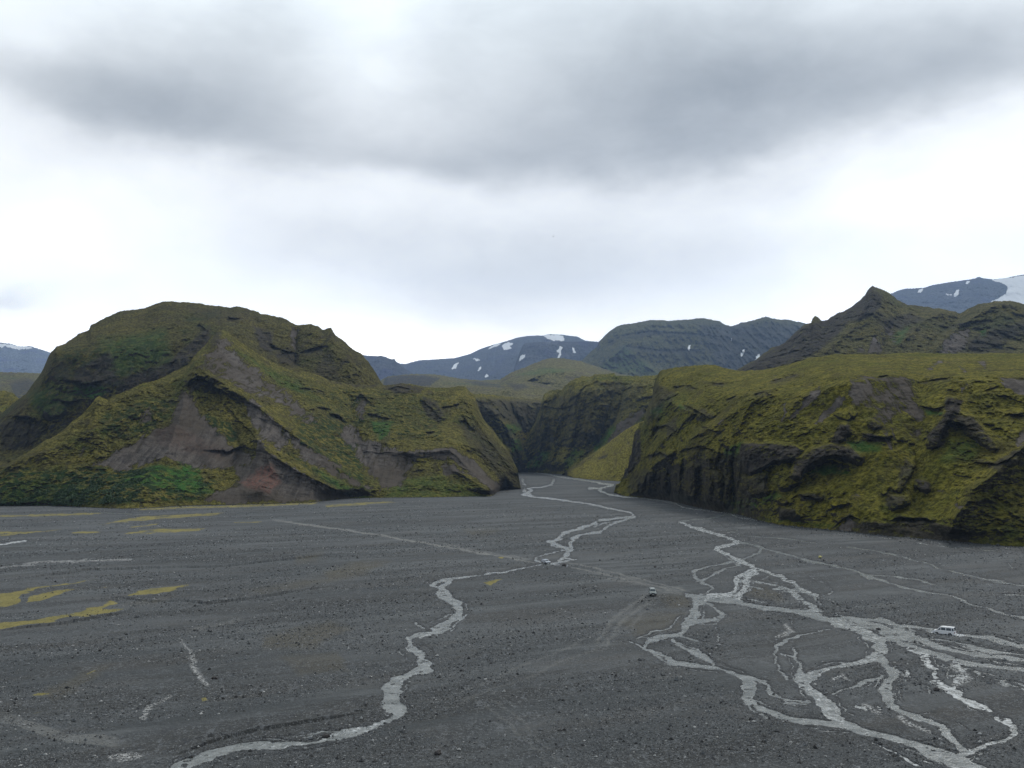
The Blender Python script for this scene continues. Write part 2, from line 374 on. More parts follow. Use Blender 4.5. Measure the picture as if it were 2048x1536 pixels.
# ---- broad green table mountain, its rock coloured towards haze blue
hill('mountain', 1090, 1720, far=1.4, back=0.8, lines= [([(1090, 800), (1720, 800)], 2500), ([(1090, 778), (1180, 745), (1300, 738), (1500, 745), (1720, 745)], 3000),
     ([(1090, 775), (1170, 728), (1240, 690), (1300, 680), (1500, 690), (1720, 700)], 3300),
     ([(1090, 772), (1120, 755), (1150, 733), (1170, 715), (1185, 700), (1194, 694), (1199, 681), (1205, 676), (1212, 668), (1225, 658), (1240, 650), (1260, 647), (1300, 640), (1340, 641), (1380, 639), (1405, 636), (1420, 639), (1440, 643), (1450, 649), (1462, 652), (1475, 649), (1480, 645), (1510, 640), (1532, 633), (1550, 638), (1580, 640), (1610, 646), (1640, 655), (1720, 668)], 3600)],
     mat=midm, rough=24, rscale=230, knobs=6, kscale=60, jag=1.6, seed=7, gullies=60, crag=14,
     feats=[('ridge', [(1250, 692), (1215, 722), (1180, 750)], 90, 14), ('ridge', [(1250, 692), (1290, 730), (1320, 752)], 70, 10), ('ridge', [(1400, 645), (1385, 700), (1370, 745)], 60, 18),
            ('ridge', [(1485, 648), (1480, 690), (1440, 740)], 50, 12), ('ridge', [(1462, 655), (1468, 700), (1450, 745)], -60, 9), ('ledge', [(1230, 672), (1300, 662), (1400, 668), (1450, 675)], 24, 5), ('ledge', [(1240, 690), (1320, 700), (1420, 700)], 18, 5)],
     masks=[('green', [(1180, 750), (1250, 692), (1320, 750), (1250, 745)], 0.35, 6), ('snow', [(1376, 689), (1381, 690), (1380, 702), (1377, 701)], 1, .8), ('snow', [(1481, 712), (1485, 700), (1490, 697), (1488, 706), (1484, 714)], 1, .8),
            ('snow', [(1510, 722), (1514, 711), (1521, 707), (1518, 714), (1521, 718), (1516, 723)], 1, .8), ('snow', [(1462, 675), (1464, 676), (1463, 683), (1461, 683)], 1, .5), ('rock', [(1400, 650), (1720, 650), (1720, 760), (1440, 750)], 0.8, 10)])
# ---- rolling grass plateau behind the canyon
hill('hill', 740, 1420, [([(740, 812), (1420, 812)], 1620), ([(740, 790), (900, 778), (1100, 775), (1420, 790)], 2100),
     ([(740, 765), (760, 762), (775, 753), (800, 750), (830, 748), (862, 748), (880, 750), (920, 757), (960, 761), (1000, 759), (1020, 746), (1060, 730), (1085, 720), (1100, 716), (1130, 717), (1160, 722), (1200, 735), (1240, 748), (1300, 756), (1420, 762)], 3000)],
     farg, rough=14, rscale=260, knobs=5, kscale=70, jag=0.5, seed=8, smooth=4,
     feats=[('ridge', [(1020, 775), (1100, 742), (1150, 748), (1210, 785)], 160, 12), ('ridge', [(960, 770), (1060, 762), (1180, 790)], -70, 7), ('ridge', [(880, 775), (960, 772), (1040, 788)], 60, 8), ('ridge', [(1090, 716), (1040, 745), (990, 762)], 120, 9)],
     masks=[('rock', [(765, 772), (770, 756), (800, 751), (850, 751), (880, 756), (876, 760), (860, 771), (820, 774)], 1.0, 2), ('rock', [(925, 762), (960, 763), (1000, 770), (1010, 776), (960, 772)], 0.8, 2), ('rock', [(1010, 765), (1050, 768), (1060, 775), (1030, 782)], 0.7, 2), ('green', [(1030, 750), (1090, 735), (1150, 740), (1080, 750)], 0.5)])
# ---- canyon head and its left wall
hill('canyon', 880, 1150, [([(880, 975), (1000, 950), (1040, 944), (1150, 942)], [(880, 1100), (1000, 1250), (1040, 1480), (1150, 1550)]),
     ([(880, 900), (1000, 890), (1060, 905), (1150, 905)], [(880, 1150), (1000, 1330), (1060, 1540), (1150, 1600)]),
     ([(880, 800), (950, 803), (1050, 812), (1150, 812)], [(880, 1250), (1000, 1450), (1060, 1600), (1150, 1640)]),
     ([(880, 783), (930, 788), (960, 788), (985, 789), (1010, 793), (1040, 796), (1065, 798), (1150, 796)], [(880, 1300), (1000, 1500), (1060, 1640), (1150, 1680)])],
     cliffm, rough=12, rscale=60, knobs=8, kscale=26, jag=0.5, seed=9, gullies=16, crag=8,
     feats=[('ridge', [(985, 820), (1010, 850), (1035, 890), (1040, 930)], 60, 14), ('ridge', [(955, 810), (975, 860), (1000, 890)], -40, 12), ('ledge', [(985, 832), (1000, 828), (1015, 838)], 14, 6), ('ledge', [(1000, 868), (1020, 860), (1035, 872)], 14, 6), ('ridge', [(1030, 830), (1045, 860), (1050, 900)], -40, 8)],
     masks=[('green', [(1010, 850), (1035, 845), (1045, 860), (1020, 868)], 0.8, 3), ('green', [(1020, 880), (1040, 878), (1045, 900), (1025, 905)], 0.8, 3), ('rock', [(930, 796), (1150, 800), (1150, 880), (1045, 860), (1000, 835), (950, 850)], 0.9, 6)])
# ---- right wall of the canyon
hill('canyon', 1038, 1420, [([(1038, 942.5), (1060, 942.5), (1100, 944.5), (1140, 949), (1180, 954), (1240, 961), (1420, 975)], [(1038, 1490), (1100, 1380), (1140, 1290), (1180, 1180), (1240, 1110), (1420, 1000)]),
     ([(1038, 941.5), (1050, 925), (1080, 905), (1140, 900), (1200, 890), (1260, 860), (1420, 860)], [(1038, 1495), (1100, 1440), (1140, 1370), (1180, 1290), (1240, 1240), (1420, 1150)]),
     ([(1038, 941), (1046, 890), (1080, 840), (1150, 780), (1230, 775), (1300, 780), (1420, 790)], [(1038, 1500), (1100, 1470), (1140, 1400), (1180, 1340), (1240, 1330), (1300, 1290), (1420, 1240)]),
     ([(1038, 940.5), (1041, 925), (1043, 905), (1050, 885), (1060, 862), (1070, 846), (1079, 822), (1084, 800), (1088, 788), (1100, 781), (1124, 779), (1130, 773), (1140, 763), (1150, 756), (1165, 753), (1185, 752), (1190, 748), (1228, 747), (1233, 751), (1280, 752), (1320, 750), (1420, 755)], [(1038, 1510), (1100, 1500), (1140, 1440), (1180, 1420), (1240, 1400), (1300, 1360), (1420, 1320)])],
     cliffm, rough=12, rscale=55, knobs=7, kscale=22, jag=1.0, seed=10, gullies=9, crag=6, famp=1.3, smooth=6,
     feats=[('ridge', [(1085, 800), (1090, 850), (1078, 905)], 26, 8), ('ridge', [(1105, 830), (1110, 880), (1105, 930)], 24, 8), ('ridge', [(1150, 765), (1150, 850), (1130, 920)], 22, 14), ('ridge', [(1232, 760), (1215, 830), (1195, 890)], -26, 16), ('ridge', [(1250, 780), (1230, 840), (1160, 930)], -22, 10),
            ('ledge', [(1160, 865), (1190, 870), (1200, 885)], 16, 8), ('ledge', [(1085, 812), (1120, 818), (1150, 810)], 12, 6)],
     masks=[('green', [(1050, 925), (1080, 900), (1100, 905), (1090, 935), (1055, 940)], 0.8, 4), ('green', [(1185, 885), (1225, 850), (1235, 855), (1200, 900), (1190, 905)], 0.8, 4), ('green', [(1120, 935), (1150, 895), (1170, 905), (1135, 940)], 0.6, 4),
            ('scree', [(1285, 815), (1240, 845), (1205, 890), (1215, 892), (1260, 860), (1295, 825)], 0.9, 4), ('rock', [(1040, 930), (1070, 850), (1090, 800), (1230, 765), (1290, 770), (1270, 820), (1200, 870), (1190, 890), (1120, 890), (1060, 905)], 0.5, 8)])
# ---- smooth grass slope in the canyon mouth
hill('hill', 1124, 1330, [([(1124, 949.5), (1145, 955), (1170, 958), (1200, 960.5), (1235, 962.5), (1330, 966)], None),
     ([(1124, 948.5), (1150, 931), (1180, 911), (1210, 890), (1240, 868), (1265, 851), (1280, 844), (1330, 828)], [(1124, 1270), (1150, 1230), (1200, 1190), (1265, 1110), (1330, 1050)])],
     hill_material('pale_grass_slope', (0.20, 0.175, 0.036), (0.235, 0.20, 0.042), (0.165, 0.16, 0.034), (0.034, 0.03, 0.03), (0.06, 0.052, 0.05), (0.36, 0.2)), rough=2.5, rscale=60, knobs=1.5, kscale=10, jag=2.0, seed=11,
     masks=[('rock', [(1195, 915), (1215, 907), (1212, 915), (1197, 920)], 0.9, 1), ('rock', [(1124, 944), (1170, 918), (1195, 900), (1180, 918), (1140, 945)], 0.6, 3)])

# ---- ridge with the peak, behind the right-hand plateau
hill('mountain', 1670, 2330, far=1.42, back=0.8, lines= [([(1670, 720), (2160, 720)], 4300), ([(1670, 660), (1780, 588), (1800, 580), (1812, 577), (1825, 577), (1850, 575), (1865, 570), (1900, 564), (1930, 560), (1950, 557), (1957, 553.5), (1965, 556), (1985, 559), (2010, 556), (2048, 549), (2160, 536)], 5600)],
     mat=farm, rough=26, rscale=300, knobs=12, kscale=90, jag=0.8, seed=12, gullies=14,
     masks=[('snow', [(2000, 557), (2160, 536), (2160, 660), (2048, 612), (2010, 606), (1980, 604), (1995, 597), (2012, 588), (2016, 574), (2000, 564)], 1, 2), ('snow', [(1834, 587), (1838, 579), (1847, 577), (1843, 586)], 1, .8), ('snow', [(1908, 592), (1912, 581), (1920, 578), (1917, 588), (1911, 593)], 1, .8),
            ('snow', [(1929, 568), (1933, 562), (1940, 563), (1936, 568)], 1, .8), ('snow', [(1890, 589), (1905, 587), (1906, 591), (1895, 591)], 0.8, .8), ('snow', [(1984, 560), (2005, 557), (2000, 563), (1988, 562)], 1, .8)])
hill('hill', 1462, 2330, [([(1462, 775), (2160, 775)], 1000), ([(1462, 745), (1620, 700), (1800, 680), (2160, 680)], 1200),
     ([(1462, 748), (1480, 737), (1490, 730), (1500, 725), (1515, 718), (1530, 706), (1545, 696), (1560, 691), (1575, 680), (1590, 665), (1600, 657), (1606, 650), (1614, 648), (1622, 646), (1625, 636), (1631, 631), (1638, 636), (1644, 643), (1652, 641), (1660, 635), (1672, 629), (1680, 624), (1686, 624), (1690, 620), (1705, 612), (1720, 600), (1730, 590), (1738, 577), (1745, 572), (1752, 574), (1762, 577), (1780, 587), (1795, 600), (1815, 609), (1840, 612), (1870, 616), (1900, 620), (1920, 627), (1935, 618), (1960, 608), (1990, 603), (2020, 602), (2048, 608), (2160, 622)],
      [(1462, 1350), (1600, 1430), (1745, 1480), (1900, 1420), (1930, 1400), (2000, 1330), (2160, 1300)])],
     hill_material('upper_ridge', (0.082, 0.076, 0.026), (0.112, 0.098, 0.032), (0.060, 0.068, 0.024), (0.034, 0.031, 0.031), (0.060, 0.053, 0.049), (0.44, 0.20), tex=2.0), rough=11, rscale=70, knobs=3.5, kscale=24, jag=1.3, seed=13, flanks=(0.12, 1.5), gullies=9, crag=9, famp=1.5,
     feats=[('ridge', [(1745, 578), (1735, 615), (1700, 660), (1650, 705)], 40, 14, 22), ('ridge', [(1900, 622), (1850, 640), (1800, 690)], 24, 12), ('ridge', [(2000, 605), (1920, 650), (1870, 700)], 36, 18), ('ridge', [(1790, 640), (1770, 680), (1760, 720)], -28, 14), ('ridge', [(1930, 625), (1890, 660), (1850, 700)], -26, 12), ('ledge', [(1890, 655), (1920, 648), (1980, 640)], 12, 5)],
     masks=[('rock', [(1470, 745), (1560, 688), (1600, 655), (1650, 640), (1720, 600), (1742, 575), (1765, 590), (1760, 615), (1730, 640), (1700, 640), (1680, 665), (1640, 700), (1560, 740), (1480, 760)], 1.0, 5), ('rock', [(1940, 680), (1990, 655), (2160, 620), (2160, 690), (2040, 670), (1990, 695), (1930, 705)], 0.85, 6), ('rock', [(1770, 640), (1820, 625), (1850, 640), (1800, 660)], 0.8, 5),
            ('scree', [(1870, 712), (1900, 670), (1940, 655), (1935, 690), (1915, 712)], 0.8, 5), ('scree', [(1735, 706), (1748, 672), (1758, 690), (1765, 706)], 0.9, 2), ('scree', [(1700, 706), (1725, 690), (1735, 706)], 0.6, 3), ('scree', [(1765, 650), (1785, 645), (1790, 680), (1775, 672)], 0.7, 4),
            ('green', [(1780, 680), (1800, 660), (1820, 650), (1800, 690)], 0.6, 4), ('green', [(1960, 662), (1972, 660), (1972, 672), (1962, 672)], 0.9, 2)])

# ---- the high left hill
hill('hill', -320, 800, [([(-140, 1000), (800, 1000)], 700), ([(-140, 900), (800, 900)], 850),
     ([(-140, 895), (0, 850), (60, 800), (130, 772), (210, 770), (300, 770), (450, 720), (560, 730), (700, 768), (800, 830)], [(-140, 870), (210, 880), (450, 900), (560, 950), (700, 940), (800, 940)]),
     ([(-140, 890), (0, 835), (70, 785), (110, 705), (210, 695), (300, 690), (450, 655), (560, 680), (700, 730), (800, 828)], [(-140, 890), (110, 905), (210, 910), (300, 935), (450, 985), (560, 1020), (700, 985), (800, 960)]),
     ([(-140, 888), (-80, 880), (-30, 850), (0, 830), (30, 803), (52, 787), (66, 768), (74, 757), (80, 748), (86, 738), (93, 722), (97, 712), (101, 705), (108, 699), (113, 692), (122, 690), (128, 688), (140, 680), (152, 672), (156, 667), (178, 659), (182, 650), (190, 647), (200, 641), (215, 634), (228, 627), (240, 622), (247, 621), (285, 618), (300, 613), (315, 607), (325, 604), (345, 602), (400, 607), (440, 613), (458, 616), (473, 613), (484, 614), (500, 619), (517, 623), (519, 627), (545, 632), (560, 634), (575, 640), (590, 650), (605, 649), (623, 648), (635, 652), (645, 660), (655, 657), (662, 656), (672, 672), (690, 684), (705, 699), (715, 704), (725, 710), (735, 722), (745, 735), (755, 752), (765, 768), (772, 790), (780, 820), (800, 900)],
      [(-140, 900), (0, 950), (100, 1000), (250, 1080), (400, 1110), (560, 1110), (660, 1070), (740, 1020), (800, 1000)])],
     domem, rough=5, rscale=50, knobs=2.2, kscale=18, jag=2.8, seed=14, flanks=(1.5, 0.02), gullies=6, famp=1.5, crag=4,
     feats=[('ridge', [(500, 625), (540, 690), (600, 735)], -10, 18), ('ridge', [(595, 655), (592, 690), (590, 730)], -16, 9), ('ridge', [(662, 660), (690, 710), (740, 765)], 12, 20), ('ledge', [(598, 706), (625, 697), (650, 692)], 10, 8), ('ledge', [(540, 688), (560, 700), (585, 705)], 12, 8),
            ('ledge', [(455, 633), (470, 638), (480, 636)], 12, 6), ('ledge', [(395, 650), (405, 653), (412, 662)], 12, 5), ('ridge', [(350, 620), (300, 700), (230, 780)], 6, 24), ('ledge', [(30, 832), (60, 835), (80, 848)], 14, 8), ('ledge', [(130, 762), (170, 768), (210, 760)], 10, 8), ('ledge', [(110, 800), (140, 805), (160, 800)], 8, 6),
            ('knob', [(100, 825), (120, 820)], 10, 12), ('ridge', [(560, 645), (630, 660), (700, 740)], 6, 16)],
     masks=[('green', [(150, 765), (200, 768), (212, 780), (195, 800), (170, 795), (150, 785)], 1, 4), ('green', [(60, 790), (120, 760), (160, 800), (120, 830), (60, 830)], 0.45, 10), ('green', [(200, 680), (330, 660), (340, 720), (220, 750)], 0.4, 14), ('scrub', [(60, 790), (130, 700), (330, 660), (340, 730), (200, 790), (90, 850)], 0.7, 14),
            ('rock', [(150, 740), (220, 700), (240, 770), (190, 770), (140, 765)], 0.9, 6), ('rock', [(95, 735), (130, 715), (150, 760), (100, 760)], 0.6, 8), ('rock', [(505, 650), (545, 665), (545, 710), (520, 695)], 0.9, 5), ('rock', [(360, 610), (520, 625), (520, 645), (400, 635)], 0.35, 8), ('rock', [(640, 720), (660, 700), (680, 760), (620, 755)], 0.6, 6),
            ('scree', [(582, 650), (595, 660), (592, 700), (585, 700), (580, 670)], 0.8, 3), ('rock', [(230, 760), (330, 730), (420, 650), (420, 690), (330, 760), (240, 800)], 0.95, 4), ('rock', [(545, 700), (600, 708), (590, 735), (560, 725)], 0.8, 5), ('rock', [(0, 850), (40, 832), (90, 850), (60, 900), (0, 900)], 0.8, 8)])

# ---- the front spurs of the left hill
B_crest = [(-140, 1000), (-60, 975), (0, 945), (20, 925), (40, 913), (70, 895), (90, 880), (100, 878), (115, 868), (130, 858), (145, 842), (160, 833), (172, 820), (184, 806), (190, 797), (198, 793), (206, 796), (215, 799), (230, 790), (260, 778), (290, 765), (310, 762), (330, 752), (350, 742), (365, 735), (378, 728), (388, 712), (400, 700), (412, 688), (422, 675), (432, 665), (440, 660), (448, 660), (455, 665), (470, 676), (490, 690), (520, 710), (545, 725), (560, 733), (580, 740), (600, 741), (620, 745), (640, 752), (660, 761), (690, 767), (720, 770), (760, 770), (785, 769), (800, 766), (815, 768), (830, 770), (860, 775), (900, 775), (920, 772), (930, 773), (942, 785), (950, 792), (956, 812), (965, 835), (975, 848), (985, 858), (1000, 880), (1012, 895), (1020, 908), (1028, 925), (1035, 938), (1038, 955), (1041, 974)]
B_base = [(-140, 1012), (0, 1012), (120, 1012), (200, 1016), (250, 1018), (300, 1016), (350, 1013), (400, 1011), (470, 1010), (550, 1008), (620, 1006), (680, 998), (720, 996), (760, 996), (850, 995), (980, 993), (988, 990), (995, 984), (1012, 977), (1025, 979), (1041, 978)]
B_cy = [(-140, 600), (0, 610), (130, 660), (200, 700), (290, 725), (380, 775), (440, 850), (520, 870), (600, 890), (700, 905), (850, 950), (930, 960), (956, 940), (1000, 900), (1041, 840)]
hill('hill', -320, 1041, [(B_base, None),
     ([(-140, 1006), (0, 975), (130, 950), (250, 935), (400, 925), (520, 925), (620, 940), (700, 930), (800, 930), (900, 920), (985, 950), (1010, 955), (1041, 976.5)], [(-140, 590), (0, 590), (130, 610), (250, 630), (400, 650), (520, 650), (620, 680), (700, 725), (800, 735), (900, 760), (985, 790), (1041, 835)]),
     (B_crest, B_cy)],
     leftm, step=1.45, rough=3.2, rscale=38, knobs=1.7, kscale=7.5, jag=1.6, seed=15, flanks=(1.5, 0.02), gullies=4.2, famp=1.7, crag=2.6,
     feats=[('ridge', [(440, 664), (400, 735), (372, 770), (362, 830), (335, 900), (300, 950)], 13, 34, 46),
            ('ridge', [(395, 735), (445, 768), (500, 800), (560, 850), (640, 908), (700, 952), (738, 985)], 17, 22, 34),
            ('ridge', [(515, 880), (545, 912), (600, 945), (660, 975), (715, 996)], 15, 16, 30), ('ridge', [(530, 900), (545, 945), (510, 985)], 8, 18),
            ('ridge', [(620, 880), (680, 925), (735, 975)], -10, 16), ('ridge', [(470, 850), (480, 900), (450, 960)], -9, 24), ('ridge', [(700, 800), (715, 880), (745, 960)], -12, 26),
            ('ridge', [(790, 905), (850, 905), (900, 900), (935, 935), (975, 975)], 13, 16, 26), ('ridge', [(905, 935), (950, 965), (985, 990)], 8, 16, 20), ('face', [(745, 895), (800, 890), (830, 925), (800, 970), (755, 985)], -7, 10),
            ('ledge', [(372, 772), (380, 760), (395, 753), (412, 762), (430, 775), (450, 787)], 11, 9), ('ledge', [(615, 821), (635, 815), (660, 820)], 7, 5), ('ledge', [(655, 826), (675, 832), (695, 846)], 8, 6), ('ledge', [(736, 826), (760, 833), (780, 837)], 9, 7),
            ('ledge', [(708, 800), (722, 788), (740, 805)], 8, 9), ('ledge', [(640, 752), (668, 763), (720, 770), (790, 771)], 5, 4), ('ledge', [(775, 778), (800, 773), (820, 778)], 6, 5), ('ledge', [(600, 777), (625, 778), (650, 785)], 4, 4),
            ('knob', [(848, 797), (868, 812), (885, 832)], 8, 7), ('ledge', [(882, 815), (905, 813)], 8, 5), ('ledge', [(908, 810), (918, 808)], 7, 5), ('ledge', [(418, 899), (455, 904), (488, 893), (510, 902)], 8, 8), ('ledge', [(850, 865), (870, 864)], 5, 4), ('ledge', [(920, 845), (930, 838), (945, 860)], 14, 8),
            ('knob', [(192, 800), (202, 806)], 3, 5), ('ridge', [(900, 880), (960, 900), (1010, 950)], 10, 16), ('ridge', [(930, 800), (970, 870), (1025, 940)], 12, 14), ('ridge', [(20, 930), (90, 905), (200, 860), (330, 800)], 6, 26)],
     masks=[('scree', [(436, 672), (448, 672), (470, 700), (520, 745), (580, 790), (628, 830), (640, 850), (600, 840), (540, 800), (505, 790), (450, 765), (395, 735), (405, 715), (425, 700)], 0.66, 7),
            ('scree', [(365, 785), (385, 795), (400, 830), (425, 850), (440, 870), (470, 900), (500, 905), (500, 930), (440, 935), (400, 935), (330, 915), (250, 940), (190, 930), (260, 890), (340, 845), (355, 815)], 1, 5),
            ('scree', [(480, 795), (505, 800), (560, 852), (640, 908), (700, 952), (738, 978), (700, 968), (640, 935), (600, 915), (575, 880), (560, 900), (520, 870), (495, 830)], 0.95, 5),
            ('scree', [(520, 880), (545, 912), (600, 945), (660, 978), (716, 997), (660, 1000), (560, 1004), (480, 1006), (400, 1004), (440, 985), (480, 960), (470, 930), (500, 930)], 1, 4),
            ('scree', [(700, 880), (740, 880), (790, 895), (830, 925), (800, 975), (765, 980), (740, 950), (715, 915)], 0.85, 5), ('scree', [(905, 895), (945, 920), (975, 950), (1008, 978), (988, 986), (945, 950), (915, 925), (890, 910), (860, 905)], 1, 3), ('scree', [(880, 935), (910, 925), (930, 945), (890, 955)], 0.8, 4),
            ('scree', [(712, 795), (735, 800), (732, 830), (720, 850), (712, 830)], 0.7, 4), ('scree', [(690, 850), (710, 850), (725, 890), (705, 900), (680, 870)], 0.8, 4), ('scree', [(200, 930), (290, 895), (300, 915), (240, 940)], 0.7, 4), ('scree', [(285, 830), (300, 810), (305, 840), (270, 850)], 0.6, 3), ('scree', [(780, 905), (905, 895), (900, 915), (800, 925)], 0.7, 3),
            ('cinder', [(520, 935), (545, 930), (560, 965), (540, 985), (500, 975), (480, 965), (510, 950)], 0.9, 6), ('cinder', [(300, 840), (350, 850), (450, 900), (440, 920), (320, 890)], 0.18, 8),
            ('rock', [(372, 770), (385, 755), (405, 758), (450, 786), (440, 790), (400, 775), (380, 790)], 1, 3), ('rock', [(845, 795), (870, 800), (890, 830), (880, 845), (855, 835), (845, 815)], 0.9, 3), ('rock', [(920, 835), (950, 850), (990, 880), (1035, 940), (1040, 975), (1000, 960), (950, 900), (925, 870)], 0.6, 8), ('rock', [(960, 880), (1000, 900), (1000, 940), (960, 915)], 0.8, 6), ('rock', [(765, 775), (800, 765), (850, 776), (840, 785), (790, 788)], 0.9, 3), ('rock', [(430, 665), (445, 662), (440, 690), (415, 705)], 0.8, 4),
            ('green', [(300, 930), (360, 935), (400, 960), (430, 985), (360, 985), (300, 970), (230, 965)], 0.95, 6), ('green', [(350, 915), (400, 935), (400, 960), (370, 950)], 1, 5), ('green', [(742, 842), (785, 842), (780, 865), (760, 880), (748, 865)], 0.9, 3), ('green', [(630, 935), (700, 975), (740, 996), (700, 995), (640, 950)], 0.7, 5), ('green', [(770, 960), (880, 950), (960, 975), (975, 992), (770, 994)], 0.35, 8), ('green', [(0, 960), (200, 970), (200, 1010), (0, 1010)], 0.35, 14), ('green', [(470, 700), (600, 770), (640, 800), (560, 770)], 0.5, 8),
            ('scrub', [(-140, 930), (60, 940), (200, 935), (300, 930), (440, 960), (400, 1000), (200, 1010), (-140, 1012)], 1.0, 8), ('scrub', [(200, 830), (300, 790), (360, 810), (300, 870), (200, 880)], 0.8, 10), ('scrub', [(590, 830), (700, 830), (730, 950), (740, 985), (640, 930), (600, 900)], 0.9, 8), ('scrub', [(400, 820), (470, 850), (480, 890), (430, 880)], 0.9, 6), ('scrub', [(570, 900), (640, 940), (700, 985), (640, 960)], 1, 5), ('scrub', [(480, 700), (640, 770), (900, 790), (880, 880), (760, 880), (620, 810)], 0.5, 10)])

# ---- the right-hand cliffs and their plateau
F_crest = [(1228, 984), (1232, 969), (1240, 967), (1243, 955), (1247, 952), (1250, 938), (1256, 934), (1259, 915), (1263, 908), (1266, 884), (1269, 864), (1276, 856), (1280, 846), (1288, 843), (1290, 826), (1295, 820), (1297, 806), (1304, 800), (1306, 778), (1309, 764), (1313, 754), (1318, 745), (1325, 740), (1350, 735), (1380, 732), (1410, 729), (1430, 730), (1450, 736), (1480, 742), (1500, 741), (1520, 740), (1540, 737), (1580, 728), (1620, 716), (1660, 710), (1700, 708), (1760, 709), (1800, 706), (1850, 706), (1950, 707), (2048, 706), (2180, 706)]
F_base = [(1228, 985), (1245, 992), (1260, 993), (1300, 997), (1340, 1002), (1380, 1012), (1430, 1022), (1480, 1030), (1520, 1042), (1560, 1050), (1620, 1056), (1680, 1062), (1750, 1070), (1820, 1076), (1900, 1082), (1980, 1090), (2048, 1095), (2180, 1106)]
